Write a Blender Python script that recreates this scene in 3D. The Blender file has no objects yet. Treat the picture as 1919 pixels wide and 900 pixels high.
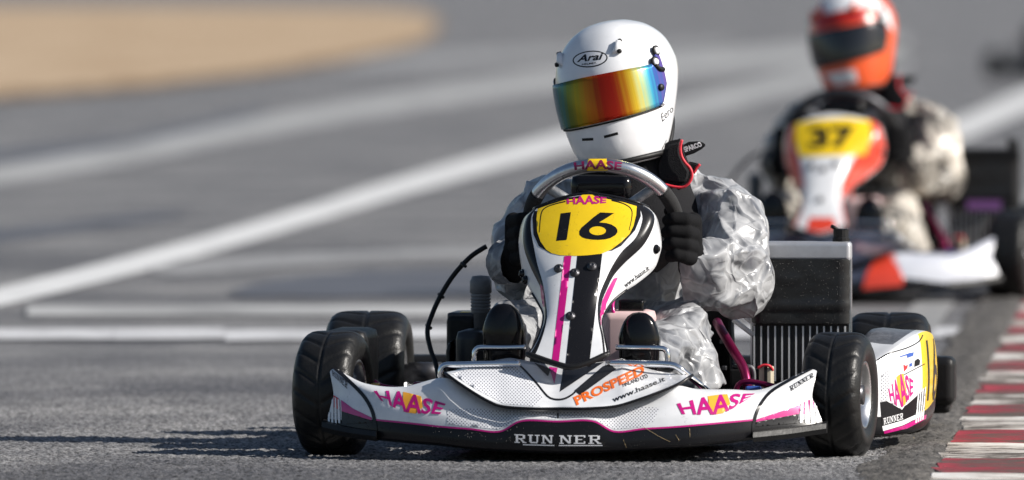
import bpy, bmesh, math, random
import numpy as np
from mathutils import Vector, Matrix, noise
from mathutils.bvhtree import BVHTree
from mathutils.geometry import delaunay_2d_cdt

random.seed(7)
R = math.radians
scene = bpy.context.scene
COL = scene.collection

# ------------------------------------------------------------------ camera
FPX = 22080.0          # focal length in photograph pixels (1919 wide)
CAM_H = 0.98
PITCH = math.atan(495.0 / FPX)
CAM = Vector((0, 0, CAM_H))
cam_data = bpy.data.cameras.new('camera')
cam = bpy.data.objects.new('camera', cam_data)
COL.objects.link(cam)
cam.location = CAM
cam.rotation_euler = (math.pi / 2 - PITCH, 0, 0)
cam_data.sensor_width = 36.0
cam_data.lens = FPX * 36.0 / 1919.0
cam_data.clip_start = 0.5
cam_data.clip_end = 20000
cam_data.dof.use_dof = True
cam_data.dof.focus_distance = 24.15
cam_data.dof.aperture_fstop = 5.4
scene.camera = cam

# ------------------------------------------------------------------ world and sun
SUN_EL, SUN_AZ = 33.0, 104.0      # azimuth clockwise from +Y
world = bpy.data.worlds.new('World')
scene.world = world
world.use_nodes = True
wn = world.node_tree
sky = wn.nodes.new('ShaderNodeTexSky')
sky.sky_type = 'NISHITA'
sky.sun_disc = False
sky.sun_elevation = R(SUN_EL)
sky.sun_rotation = R(SUN_AZ)
bg = wn.nodes['Background']
bg.inputs['Strength'].default_value = 0.06
wn.links.new(sky.outputs[0], bg.inputs['Color'])
sd = bpy.data.lights.new('sun', 'SUN')
sd.energy = 4.9
sd.angle = R(0.5)
sd.color = (1.0, 0.95, 0.88)
sun = bpy.data.objects.new('sun', sd)
COL.objects.link(sun)
s_dir = Vector((math.cos(R(SUN_EL)) * math.sin(R(SUN_AZ)), math.cos(R(SUN_EL)) * math.cos(R(SUN_AZ)), math.sin(R(SUN_EL))))
sun.rotation_euler = (-s_dir).to_track_quat('-Z', 'Y').to_euler()
sun.location = (6, 20, 8)
scene.view_settings.view_transform = 'Standard'
scene.view_settings.look = 'None'
scene.view_settings.gamma = 1.0
scene.view_settings.exposure = 0.42
scene.render.engine = 'CYCLES'
scene.cycles.use_denoising = True
scene.cycles.max_bounces = 6

# ------------------------------------------------------------------ pixel rays and the kart's own frame
def ray(px, py):
    d = Vector(((px - 959.5) / FPX, -(py - 450.0) / FPX, -1.0))
    c, s = math.cos(PITCH), math.sin(PITCH)
    return Vector((d.x, d.y * s - d.z * c, d.y * c + d.z * s))

def ground(px, py, z=0.0):
    d = ray(px, py)
    t = (z - CAM_H) / d.z
    return CAM + d * t

YAW = R(5.5)
F = Vector((0.1473, 24.0, 0.0))
EX = Vector((math.cos(YAW), -math.sin(YAW), 0))
EY = Vector((math.sin(YAW), math.cos(YAW), 0))
CAM_L = Vector(((CAM - F).dot(EX), (CAM - F).dot(EY), CAM_H))

def ldir(px, py):
    d = ray(px, py)
    return Vector((d.dot(EX), d.dot(EY), d.z))

def K(px, py, ly):
    """point in the kart's frame on the sight line (px,py) at distance ly behind the front axle"""
    d = ldir(px, py)
    t = (ly - CAM_L.y) / d.y
    return CAM_L + d * t

# ------------------------------------------------------------------ materials
MATS = {}
def mat(name, col, rough=0.5, metal=0.0, coat=0.0, var=0.0, vscale=8.0, bump=0.0, bscale=60.0, spec=0.5, trans=0.0, col2=None, speck=0.0, grime=0.0):
    if name in MATS: return MATS[name]
    m = bpy.data.materials.new(name); m.use_nodes = True
    nt = m.node_tree; p = nt.nodes['Principled BSDF']; L = nt.links
    p.inputs['Base Color'].default_value = (*col, 1)
    p.inputs['Roughness'].default_value = rough
    p.inputs['Metallic'].default_value = metal
    p.inputs['Coat Weight'].default_value = coat
    p.inputs['Coat Roughness'].default_value = 0.08
    p.inputs['Specular IOR Level'].default_value = spec
    p.inputs['Transmission Weight'].default_value = trans
    tc = nt.nodes.new('ShaderNodeTexCoord')
    if var > 0 or col2:
        n = nt.nodes.new('ShaderNodeTexNoise'); n.inputs['Scale'].default_value = vscale
        n.inputs['Detail'].default_value = 8; n.inputs['Roughness'].default_value = 0.65
        L.new(tc.outputs['Object'], n.inputs['Vector'])
        r = nt.nodes.new('ShaderNodeValToRGB')
        r.color_ramp.elements[0].position = 0.35; r.color_ramp.elements[1].position = 0.68
        c2 = col2 if col2 else tuple(c * (1 - var) for c in col)
        r.color_ramp.elements[0].color = (*c2, 1); r.color_ramp.elements[1].color = (*col, 1)
        L.new(n.outputs['Fac'], r.inputs['Fac']); L.new(r.outputs[0], p.inputs['Base Color'])
        mr = nt.nodes.new('ShaderNodeMapRange')
        mr.inputs['To Min'].default_value = min(1, rough * 1.35); mr.inputs['To Max'].default_value = rough * 0.75
        L.new(n.outputs['Fac'], mr.inputs['Value']); L.new(mr.outputs[0], p.inputs['Roughness'])
    if grime > 0:
        g1 = nt.nodes.new('ShaderNodeTexNoise'); g1.inputs['Scale'].default_value = 45; g1.inputs['Detail'].default_value = 9; g1.inputs['Roughness'].default_value = 0.8
        L.new(tc.outputs['Object'], g1.inputs['Vector'])
        gr_ = nt.nodes.new('ShaderNodeMapRange'); gr_.inputs['From Min'].default_value = 0.60; gr_.inputs['From Max'].default_value = 0.72; gr_.inputs['To Max'].default_value = grime
        L.new(g1.outputs['Fac'], gr_.inputs['Value'])
        gm = nt.nodes.new('ShaderNodeMixRGB'); gm.inputs[2].default_value = (.10, .095, .09, 1); gm.inputs[1].default_value = (*col, 1)
        if p.inputs['Base Color'].is_linked: L.new(p.inputs['Base Color'].links[0].from_socket, gm.inputs[1])
        L.new(gr_.outputs[0], gm.inputs[0]); L.new(gm.outputs[0], p.inputs['Base Color'])
    if bump > 0:
        n2 = nt.nodes.new('ShaderNodeTexNoise'); n2.inputs['Scale'].default_value = bscale; n2.inputs['Detail'].default_value = 5
        L.new(tc.outputs['Object'], n2.inputs['Vector'])
        b = nt.nodes.new('ShaderNodeBump'); b.inputs['Strength'].default_value = bump; b.inputs['Distance'].default_value = 0.004
        L.new(n2.outputs['Fac'], b.inputs['Height']); L.new(b.outputs[0], p.inputs['Normal'])
    if speck > 0:   # rain droplets beading on the surface: small domes that catch light
        v = nt.nodes.new('ShaderNodeTexVoronoi'); v.inputs['Scale'].default_value = 420
        L.new(tc.outputs['Object'], v.inputs['Vector'])
        g = nt.nodes.new('ShaderNodeMapRange'); g.inputs['From Min'].default_value = 0.12; g.inputs['From Max'].default_value = 0.38
        g.inputs['To Min'].default_value = 1; g.inputs['To Max'].default_value = 0
        L.new(v.outputs['Distance'], g.inputs['Value'])
        sel = nt.nodes.new('ShaderNodeMath'); sel.operation = 'GREATER_THAN'; sel.inputs[1].default_value = 1 - speck
        sep = nt.nodes.new('ShaderNodeSeparateColor'); L.new(v.outputs['Color'], sep.inputs[0]); L.new(sep.outputs[0], sel.inputs[0])
        mu = nt.nodes.new('ShaderNodeMath'); mu.operation = 'MULTIPLY'; L.new(g.outputs[0], mu.inputs[0]); L.new(sel.outputs[0], mu.inputs[1])
        b = nt.nodes.new('ShaderNodeBump'); b.inputs['Strength'].default_value = 0.9; b.inputs['Distance'].default_value = 0.002
        L.new(mu.outputs[0], b.inputs['Height']); L.new(b.outputs[0], p.inputs['Normal'])
    MATS[name] = m
    return m

WHITE = mat('white_bodywork', (0.80, 0.81, 0.83), 0.22, coat=0.5, var=0.14, vscale=14, grime=0.55)
WHITE_H = mat('white_helmet', (0.82, 0.83, 0.85), 0.18, coat=0.7, var=0.08, vscale=20, bump=0.02, bscale=300, grime=0.22)
BLACK = mat('black_gloss', (0.010, 0.010, 0.012), 0.30, spec=0.28, speck=0.10)
BLACKP = mat('black_plastic', (0.012, 0.012, 0.013), 0.45, var=0.5, vscale=25, bump=0.1, bscale=180, spec=0.3)
BLACKM = mat('black_fabric', (0.014, 0.014, 0.016), 0.9, bump=0.5, bscale=400, spec=0.2)
BLACKG = mat('black_wet_rubber', (0.004, 0.004, 0.005), 0.14, bump=0.06, bscale=90, spec=0.35)
MAGENTA = mat('magenta_paint', (0.52, 0.008, 0.20), 0.3, coat=0.3)
YELLOW = mat('yellow_plate', (0.92, 0.62, 0.012), 0.3, coat=0.3, var=0.10, vscale=20, speck=0.03)
ORANGE = mat('orange_print', (0.85, 0.16, 0.02), 0.35)
AMBER = mat('amber_print', (0.92, 0.42, 0.04), 0.35)
REDP = mat('red_print', (0.65, 0.03, 0.04), 0.4)
BLUEP = mat('blue_print', (0.04, 0.10, 0.40), 0.4)
PRINTW = mat('white_print', (0.80, 0.80, 0.82), 0.35)
CHROME = mat('chrome', (0.85, 0.86, 0.88), 0.09, metal=1.0)
ALU = mat('brushed_aluminium', (0.72, 0.73, 0.75), 0.28, metal=1.0, var=0.15, vscale=60)
CAST = mat('cast_aluminium', (0.42, 0.43, 0.45), 0.5, metal=0.8, var=0.3, vscale=40, bump=0.2, bscale=120)
STEEL = mat('dark_steel', (0.10, 0.10, 0.11), 0.4, metal=0.8, var=0.4, vscale=30)
TYRE = mat('tyre_rubber', (0.008, 0.008, 0.0085), 0.38, col2=(0.013, 0.0128, 0.0125), vscale=35, bump=0.2, bscale=220, spec=0.32)
GREYP = mat('grey_plastic', (0.22, 0.22, 0.23), 0.5, var=0.3, vscale=30)
CREAM = mat('cream_plastic', (0.62, 0.55, 0.42), 0.5, var=0.2, vscale=40)
GOLD = mat('gold_anodised', (0.62, 0.40, 0.14), 0.35, metal=0.8)
PINKT = mat('pink_tank_plastic', (0.80, 0.58, 0.58), 0.35, var=0.12, vscale=12)
TAPE = mat('black_tape', (0.013, 0.013, 0.014), 0.35, bump=0.35, bscale=40, speck=0.10)
FINS = mat('radiator_core', (0.05, 0.05, 0.052), 0.5, metal=0.5, bump=0.8, bscale=500)
DMAG = mat('anodised_magenta', (0.20, 0.008, 0.06), 0.3, metal=0.6)
RED_TRIM = mat('red_piping', (0.70, 0.03, 0.05), 0.55)

def suit_material(name, light, dark, amt=(0.40, 0.58), rough=0.28, sc=6.5):
    m = bpy.data.materials.new(name); m.use_nodes = True
    nt = m.node_tree; p = nt.nodes['Principled BSDF']; L = nt.links
    tc = nt.nodes.new('ShaderNodeTexCoord')
    n = nt.nodes.new('ShaderNodeTexNoise'); n.inputs['Scale'].default_value = sc; n.inputs['Detail'].default_value = 3
    n.inputs['Roughness'].default_value = 0.5; n.inputs['Distortion'].default_value = 1.6
    L.new(tc.outputs['Object'], n.inputs['Vector'])
    r = nt.nodes.new('ShaderNodeValToRGB'); e = r.color_ramp.elements
    e[0].position, e[0].color = amt[0], (*dark, 1)
    e[1].position, e[1].color = amt[1], (*light, 1)
    L.new(n.outputs['Fac'], r.inputs['Fac']); L.new(r.outputs[0], p.inputs['Base Color'])
    p.inputs['Roughness'].default_value = rough
    mp = nt.nodes.new('ShaderNodeMapping'); mp.inputs['Rotation'].default_value = (0.6, 0.9, 0.4)
    n3 = nt.nodes.new('ShaderNodeTexNoise'); n3.inputs['Scale'].default_value = 10
    L.new(tc.outputs['Object'], n3.inputs['Vector'])
    w = nt.nodes.new('ShaderNodeMixRGB'); w.blend_type = 'ADD'; w.inputs[0].default_value = 0.09
    L.new(tc.outputs['Object'], w.inputs[1]); L.new(n3.outputs['Color'], w.inputs[2]); L.new(w.outputs[0], mp.inputs['Vector'])
    hs = []
    for scale, wid in ((9.0, .045), (19.0, .06)):      # pinched crease lines in the film, whitened where the plastic is bent
        v = nt.nodes.new('ShaderNodeTexVoronoi'); v.feature = 'DISTANCE_TO_EDGE'; v.inputs['Scale'].default_value = scale
        L.new(mp.outputs[0], v.inputs['Vector'])
        q = nt.nodes.new('ShaderNodeMapRange'); q.inputs['From Max'].default_value = wid * 2.2; q.inputs['To Min'].default_value = 1; q.inputs['To Max'].default_value = 0
        L.new(v.outputs['Distance'], q.inputs['Value']); hs.append(q)
    sm = nt.nodes.new('ShaderNodeMath'); sm.operation = 'MAXIMUM'; L.new(hs[0].outputs[0], sm.inputs[0])
    h2_ = nt.nodes.new('ShaderNodeMath'); h2_.operation = 'MULTIPLY'; h2_.inputs[1].default_value = 0.5; L.new(hs[1].outputs[0], h2_.inputs[0]); L.new(h2_.outputs[0], sm.inputs[1])
    wh = nt.nodes.new('ShaderNodeMixRGB'); wh.inputs[2].default_value = (*[min(.8, c * 1.35) for c in light], 1)
    wf = nt.nodes.new('ShaderNodeMath'); wf.operation = 'MULTIPLY'; wf.inputs[1].default_value = 0.55; L.new(sm.outputs[0], wf.inputs[0])
    L.new(r.outputs[0], wh.inputs[1]); L.new(wf.outputs[0], wh.inputs[0]); L.new(wh.outputs[0], p.inputs['Base Color'])
    b = nt.nodes.new('ShaderNodeBump'); b.inputs['Strength'].default_value = 0.55; b.inputs['Distance'].default_value = 0.005
    L.new(sm.outputs[0], b.inputs['Height']); L.new(b.outputs[0], p.inputs['Normal'])
    MATS[name] = m
    return m
SUIT = suit_material('clear_rain_suit', (0.41, 0.415, 0.425), (0.11, 0.115, 0.13), (0.34, 0.64), 0.30)

def visor_material(name, stops, rough=0.12):
    m = bpy.data.materials.new(name); m.use_nodes = True
    nt = m.node_tree; p = nt.nodes['Principled BSDF']; L = nt.links
    a = nt.nodes.new('ShaderNodeAttribute'); a.attribute_name = 'sweep'
    n = nt.nodes.new('ShaderNodeTexNoise'); n.inputs['Scale'].default_value = 30; n.inputs['Detail'].default_value = 4
    cmb = nt.nodes.new('ShaderNodeCombineXYZ'); L.new(a.outputs['Fac'], cmb.inputs['X'])
    L.new(cmb.outputs[0], n.inputs['Vector'])
    ad = nt.nodes.new('ShaderNodeMath'); ad.operation = 'MULTIPLY_ADD'; ad.inputs[1].default_value = 0.16
    L.new(n.outputs['Fac'], ad.inputs[0])
    sb = nt.nodes.new('ShaderNodeMath'); sb.operation = 'SUBTRACT'; sb.inputs[1].default_value = 0.08
    L.new(a.outputs['Fac'], sb.inputs[0]); L.new(sb.outputs[0], ad.inputs[2])
    r = nt.nodes.new('ShaderNodeValToRGB')
    els = r.color_ramp.elements
    while len(els) > 1: els.remove(els[-1])
    els[0].position, els[0].color = stops[0][0], (*stops[0][1], 1)
    for q, c in stops[1:]:
        e = els.new(q); e.color = (*c, 1)
    L.new(ad.outputs[0], r.inputs['Fac']); L.new(r.outputs[0], p.inputs['Base Color'])
    p.inputs['Metallic'].default_value = 0.5; p.inputs['Roughness'].default_value = rough
    p.inputs['Specular IOR Level'].default_value = 0.3
    MATS[name] = m
    return m
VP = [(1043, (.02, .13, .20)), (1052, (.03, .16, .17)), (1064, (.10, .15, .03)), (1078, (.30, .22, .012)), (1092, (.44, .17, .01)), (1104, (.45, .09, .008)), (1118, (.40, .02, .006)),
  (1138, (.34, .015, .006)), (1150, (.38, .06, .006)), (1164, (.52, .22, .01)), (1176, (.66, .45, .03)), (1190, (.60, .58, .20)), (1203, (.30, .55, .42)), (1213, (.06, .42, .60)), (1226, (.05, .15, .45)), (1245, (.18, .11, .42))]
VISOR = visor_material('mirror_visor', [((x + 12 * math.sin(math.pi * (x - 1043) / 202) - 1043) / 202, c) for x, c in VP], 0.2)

def halftone_material():
    m = bpy.data.materials.new('halftone_print'); m.use_nodes = True
    nt = m.node_tree; p = nt.nodes['Principled BSDF']; L = nt.links
    uv = nt.nodes.new('ShaderNodeUVMap'); uv.uv_map = 'print'
    sep = nt.nodes.new('ShaderNodeSeparateXYZ'); L.new(uv.outputs[0], sep.inputs[0])
    v = nt.nodes.new('ShaderNodeVectorMath'); v.operation = 'SCALE'; v.inputs['Scale'].default_value = 100 / 4.6
    L.new(uv.outputs[0], v.inputs[0])
    rot = nt.nodes.new('ShaderNodeVectorRotate'); rot.inputs['Angle'].default_value = R(45); L.new(v.outputs[0], rot.inputs['Vector'])
    fr = nt.nodes.new('ShaderNodeVectorMath'); fr.operation = 'FRACTION'; L.new(rot.outputs[0], fr.inputs[0])
    ds = nt.nodes.new('ShaderNodeVectorMath'); ds.operation = 'DISTANCE'; ds.inputs[1].default_value = (0.5, 0.5, 0); L.new(fr.outputs[0], ds.inputs[0])
    ms = nt.nodes.new('ShaderNodeMath'); ms.operation = 'LESS_THAN'; ms.inputs[1].default_value = 0.27; L.new(ds.outputs['Value'], ms.inputs[0])
    mx = nt.nodes.new('ShaderNodeMixRGB'); mx.inputs[1].default_value = (0.74, 0.75, 0.78, 1); mx.inputs[2].default_value = (0.16, 0.16, 0.19, 1)
    L.new(ms.outputs[0], mx.inputs[0]); L.new(mx.outputs[0], p.inputs['Base Color'])
    p.inputs['Roughness'].default_value = 0.3; p.inputs['Coat Weight'].default_value = 0.3
    return m
HALFTONE = halftone_material()

# ------------------------------------------------------------------ mesh helpers
def link(o, parent=None):
    COL.objects.link(o)
    if parent is not None: o.parent = parent
    return o

def make(name, verts, faces, m, parent=None, smooth=True, mats=None, fmat=None):
    me = bpy.data.meshes.new(name)
    me.from_pydata([tuple(v) for v in verts], [], faces)
    for mm in (mats or [m]): me.materials.append(mm)
    if fmat: me.polygons.foreach_set('material_index', fmat)
    if smooth: me.polygons.foreach_set('use_smooth', [True] * len(me.polygons))
    me.update()
    return link(bpy.data.objects.new(name, me), parent)

def from_bm(name, bm, m, parent=None, smooth=False):
    me = bpy.data.meshes.new(name); bm.to_mesh(me); bm.free()
    me.materials.append(m)
    if smooth: me.polygons.foreach_set('use_smooth', [True] * len(me.polygons))
    return link(bpy.data.objects.new(name, me), parent)

def spl(P, n, closed=False):
    """Catmull-Rom through P, resampled to n points at equal arc length"""
    P = np.array([tuple(p) for p in P], float)
    if len(P) < 3: return [tuple(P[0] * (1 - t) + P[-1] * t) for t in np.linspace(0, 1, n)]
    if closed: Q = np.vstack([P[-1:], P, P[:2]])
    else: Q = np.vstack([2 * P[0] - P[1], P, 2 * P[-1] - P[-2]])
    out = []
    for i in range(1, len(Q) - 2):
        for t in np.linspace(0, 1, 14, endpoint=False):
            a, b, c, d = Q[i - 1], Q[i], Q[i + 1], Q[i + 2]
            out.append(0.5 * (2 * b + (c - a) * t + (2 * a - 5 * b + 4 * c - d) * t * t + (3 * b - a - 3 * c + d) * t ** 3))
    out.append(Q[-2])
    D = np.array(out); s = np.concatenate([[0], np.cumsum(np.linalg.norm(np.diff(D, axis=0), axis=1))])
    u = np.linspace(0, s[-1], n + 1)[:-1] if closed else np.linspace(0, s[-1], n)
    return [tuple(np.interp(x, s, D[:, k]) for k in range(D.shape[1])) for x in u]

def cr(P, per):
    """Catmull-Rom with `per` steps between control points (keeps the control points)"""
    P = np.array([tuple(p) for p in P], float); Q = np.vstack([2 * P[0] - P[1], P, 2 * P[-1] - P[-2]])
    out = []
    for i in range(1, len(Q) - 2):
        for t in np.linspace(0, 1, per, endpoint=False):
            a, b, c, d = Q[i - 1], Q[i], Q[i + 1], Q[i + 2]
            out.append(0.5 * (2 * b + (c - a) * t + (2 * a - 5 * b + 4 * c - d) * t * t + (3 * b - a - 3 * c + d) * t ** 3))
    out.append(Q[-2])
    return [tuple(v) for v in out]

def gridfaces(nr, nc, wrap=False):
    f = []
    for i in range(nr - 1):
        for j in range(nc if wrap else nc - 1):
            k = (j + 1) % nc
            f.append((i * nc + j, i * nc + k, (i + 1) * nc + k, (i + 1) * nc + j))
    return f

def tube_data(pts, r, seg=10, cap=True):
    pts = [Vector(p) for p in pts]; n = len(pts)
    rr = r if hasattr(r, '__len__') else [r] * n
    V, Fc = [], []; up = None
    for i, p in enumerate(pts):
        t = (pts[min(i + 1, n - 1)] - pts[max(i - 1, 0)]).normalized()
        if up is None:
            up = t.cross(Vector((0, 0, 1)))
            if up.length < 1e-3: up = t.cross(Vector((1, 0, 0)))
        up = (up - t * up.dot(t)).normalized(); w = t.cross(up)
        for k in range(seg):
            a = 2 * math.pi * k / seg
            V.append(p + (up * math.cos(a) + w * math.sin(a)) * rr[i])
    Fc = gridfaces(n, seg, True)
    if cap:
        Fc.append(tuple(range(seg))[::-1]); Fc.append(tuple(range((n - 1) * seg, n * seg)))
    return V, Fc

def tube(name, pts, r, m, parent, seg=10, n=None):
    if n: pts = spl(pts, n)
    V, Fc = tube_data(pts, r, seg)
    return make(name, V, Fc, m, parent)

def torus_pts(c, u, v, ru, rv, a0, a1, n):
    return [c + u * (ru * math.cos(R(a0 + (a1 - a0) * i / (n - 1)))) + v * (rv * math.sin(R(a0 + (a1 - a0) * i / (n - 1)))) for i in range(n)]

def box(name, c, size, m, parent, bev=0.006, rot=None, seg=2):
    bm = bmesh.new(); bmesh.ops.create_cube(bm, size=1)
    bmesh.ops.scale(bm, vec=size, verts=bm.verts)
    if bev: bmesh.ops.bevel(bm, geom=bm.edges[:], offset=bev, segments=seg, affect='EDGES', profile=0.6)
    if rot: bmesh.ops.rotate(bm, matrix=Matrix.Rotation(rot[1], 3, rot[0]), verts=bm.verts)
    bmesh.ops.translate(bm, vec=Vector(c), verts=bm.verts)
    o = from_bm(name, bm, m, parent, smooth=bev > 0)
    if bev > 0: o.modifiers.new('wn', 'WEIGHTED_NORMAL')
    return o

def kbox(name, x0, y0, x1, y1, ly, depth, m, parent, bev=0.006, rot=None):
    """box whose front face fills the given region at ly"""
    a, b = K(x0, y0, ly), K(x1, y1, ly)
    return box(name, ((a.x + b.x) / 2, ly + depth / 2, (a.z + b.z) / 2), (abs(b.x - a.x), depth, abs(a.z - b.z)), m, parent, bev, rot)

def prism(name, pts, depth, m, parent, bev=0.004, back=Vector((0, 1, 0))):
    """outline (3D points) given real thickness, edges rounded"""
    bm = bmesh.new(); vs = [bm.verts.new(p) for p in pts]
    f = bm.faces.new(vs)
    ex = bmesh.ops.extrude_face_region(bm, geom=[f])
    nv = [g for g in ex['geom'] if isinstance(g, bmesh.types.BMVert)]
    bmesh.ops.translate(bm, vec=back.normalized() * depth, verts=nv)
    bmesh.ops.recalc_face_normals(bm, faces=bm.faces)
    if bev:
        ed = [e for e in bm.edges if len(e.link_faces) == 2 and e.calc_face_angle(0) > 0.7]
        bmesh.ops.bevel(bm, geom=ed, offset=bev, segments=3, affect='EDGES')
    return from_bm(name, bm, m, parent, smooth=False)

def lathe_data(prof, seg, axis='x'):
    V = []
    for (a, r) in prof:
        for k in range(seg):
            t = 2 * math.pi * k / seg
            V.append((a, r * math.cos(t), r * math.sin(t)) if axis == 'x' else (r * math.cos(t), r * math.sin(t), a))
    return V, gridfaces(len(prof), seg, True)

def empty(name, loc, rz=0.0, parent=None):
    o = bpy.data.objects.new(name, None); o.empty_display_size = 0.1
    link(o, parent); o.location = loc; o.rotation_euler = (0, 0, rz)
    return o

def tag(o, label=None, cat=None, group=None, kind=None):
    if label: o['label'] = label
    if cat: o['category'] = cat
    if group: o['group'] = group
    if kind: o['kind'] = kind
    return o

def bvh_of(*objs):
    for o in objs:
        bm = bmesh.new(); bm.from_mesh(o.data); bmesh.ops.triangulate(bm, faces=bm.faces); bm.to_mesh(o.data); bm.free()
    V, P = [], []
    for o in objs:
        k = len(V)
        V += [v.co.copy() for v in o.data.vertices]
        P += [tuple(i + k for i in p.vertices) for p in o.data.polygons]
    return BVHTree.FromPolygons(V, P)

def side_ray(u, v):       # sight line for prints on the outer side of a pod: u = ly, v = z
    return Vector((2.0, u, v)), Vector((-1, 0, 0))

def front_ray(u, v):
    return CAM_L, ldir(u, v).normalized()

def stick(name, P2, tris, bvh, off, m, parent, rayf=front_ray):
    """lay a flat print onto the bodywork it is stuck to"""
    hit = []
    for (u, v) in P2:
        o, d = rayf(u, v)
        loc, nor, idx, dist = bvh.ray_cast(o, d)
        if loc is None: hit.append(None)
        else:
            if nor.dot(d) > 0: nor = -nor
            hit.append(loc + nor * (off * .45))
    used = {}; V = []; Fc = []; UV = []
    for t in tris:
        if any(hit[i] is None for i in t): continue
        ps = [hit[i] for i in t]
        if max((ps[k] - ps[k - 1]).length for k in range(len(ps))) > 0.12: continue
        for i in t:
            if i not in used: used[i] = len(V); V.append(hit[i]); UV.append(P2[i])
        Fc.append(tuple(used[i] for i in t))
    if not Fc:
        print('EMPTY PRINT', name, parent.name); return None
    o = make(name, V, Fc, m, parent)
    uvl = o.data.uv_layers.new(name='print')
    for lp in o.data.loops: uvl.data[lp.index].uv = (UV[lp.vertex_index][0] / 100, UV[lp.vertex_index][1] / 100)
    return o

def inside(x, y, poly):
    c = False; j = len(poly) - 1
    for i in range(len(poly)):
        xi, yi = poly[i]; xj, yj = poly[j]
        if (yi > y) != (yj > y) and x < (xj - xi) * (y - yi) / (yj - yi) + xi: c = not c
        j = i
    return c

def patch(name, poly, bvh, off, m, parent, step=7.0, smooth_n=0, rayf=front_ray, holes=()):
    if smooth_n: poly = spl(poly, smooth_n, closed=True)
    # densify edges
    def dens(pl):
        out = []
        for i in range(len(pl)):
            a, b = pl[i], pl[(i + 1) % len(pl)]
            k = max(1, int(math.hypot(b[0] - a[0], b[1] - a[1]) / step))
            for q in range(k): out.append((a[0] + (b[0] - a[0]) * q / k, a[1] + (b[1] - a[1]) * q / k))
        return out
    pl = dens(poly); V = [Vector(p) for p in pl]
    xs = [p[0] for p in pl]; ys = [p[1] for p in pl]
    x = min(xs) + step * 0.5
    while x < max(xs):
        y = min(ys) + step * 0.5
        while y < max(ys):
            if inside(x, y, pl): V.append(Vector((x, y)))
            y += step
        x += step
    r = delaunay_2d_cdt(V, [(i, (i + 1) % len(pl)) for i in range(len(pl))], [], 0, 1e-5)
    P2 = [tuple(v) for v in r[0]]; T = []
    for t in r[2]:
        cx = sum(P2[i][0] for i in t) / 3; cy = sum(P2[i][1] for i in t) / 3
        if inside(cx, cy, pl): T.append(tuple(t))
    return stick(name, P2, T, bvh, off, m, parent, rayf)

def ribbon(pts, w, n=24, smooth=True):
    """outline of a line of width w along pts"""
    Q = spl(pts, n) if smooth else pts
    a, b = [], []
    for i in range(len(Q)):
        p, q = Q[max(i - 1, 0)], Q[min(i + 1, len(Q) - 1)]
        dx, dy = q[0] - p[0], q[1] - p[1]; l = math.hypot(dx, dy) or 1
        ww = w if not hasattr(w, '__len__') else w[0] + (w[1] - w[0]) * i / (len(Q) - 1)
        a.append((Q[i][0] - dy / l * ww / 2, Q[i][1] + dx / l * ww / 2)); b.append((Q[i][0] + dy / l * ww / 2, Q[i][1] - dx / l * ww / 2))
    return a + b[::-1]

def text2d(body, bold=0.0, shear=0.0, space=1.0):
    c = bpy.data.curves.new('t', 'FONT'); c.body = body; c.offset = bold; c.shear = shear; c.space_character = space; c.resolution_u = 3
    o = bpy.data.objects.new('t', c); COL.objects.link(o)
    dg = bpy.context.evaluated_depsgraph_get()
    me = bpy.data.meshes.new_from_object(o.evaluated_get(dg))
    bm = bmesh.new(); bm.from_mesh(me)
    bmesh.ops.remove_doubles(bm, verts=bm.verts, dist=1e-5)
    bmesh.ops.triangulate(bm, faces=bm.faces)
    V = [(v.co.x, v.co.y) for v in bm.verts]; T = [tuple(v.index for v in f.verts) for f in bm.faces]
    bm.free(); bpy.data.objects.remove(o); bpy.data.meshes.remove(me); bpy.data.curves.remove(c)
    return V, T

SERIF = {  # slab-serif capitals drawn as bars on a 0..1 square
 'R': [[(0, 0), (.45, 0), (.45, .1), (.33, .1), (.33, .9), (0.0, .9), (0, 1), (.0, 1), (.7, 1), (.85, .9), (.85, .6), (.7, .5), (.33, .5), (.33, .42), (.6, .42), (.78, .1), (.7, .1), (.7, 0), (1, 0), (1, .1), (.92, .1), (.74, .45)], ],
}
def serif_glyph(ch):
    b = []
    def q(x0, y0, x1, y1): b.append([(x0, y0), (x1, y0), (x1, y1), (x0, y1)])
    if ch == 'R':
        q(.12, .1, .32, .9); q(0, 0, .45, .12); q(0, .88, .75, 1); q(.32, .44, .75, .56); q(.7, .5, .9, .94)
        b.append([(.42, .46), (.62, .46), (.95, .05), (.72, .05)]); q(.68, 0, 1.02, .12)
    elif ch == 'U':
        q(.12, .15, .32, .9); q(0, .88, .44, 1); q(.72, .15, .86, .9); q(.58, .88, 1, 1); q(.2, 0, .8, .17)
    elif ch == 'N':
        q(.1, .1, .24, .9); q(0, 0, .36, .12); q(0, .88, .34, 1); q(.76, .05, .9, .9); q(.64, .88, 1, 1)
        b.append([(.1, .95), (.34, .95), (.9, .05), (.7, .05)])
    elif ch == 'E':
        q(.12, .1, .32, .9); q(0, 0, .9, .13); q(0, .87, .9, 1); q(.3, .45, .66, .56); q(.78, .1, .9, .3); q(.78, .72, .9, .9)
    return b
def serif2d(body):
    V, T = [], []
    for i, ch in enumerate(body):
        for pl in serif_glyph(ch):
            k = len(V); V += [(i * 1.14 + x, y) for x, y in pl]; T += [(k, k + 1, k + 2), (k, k + 2, k + 3)]
    return V, T

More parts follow.
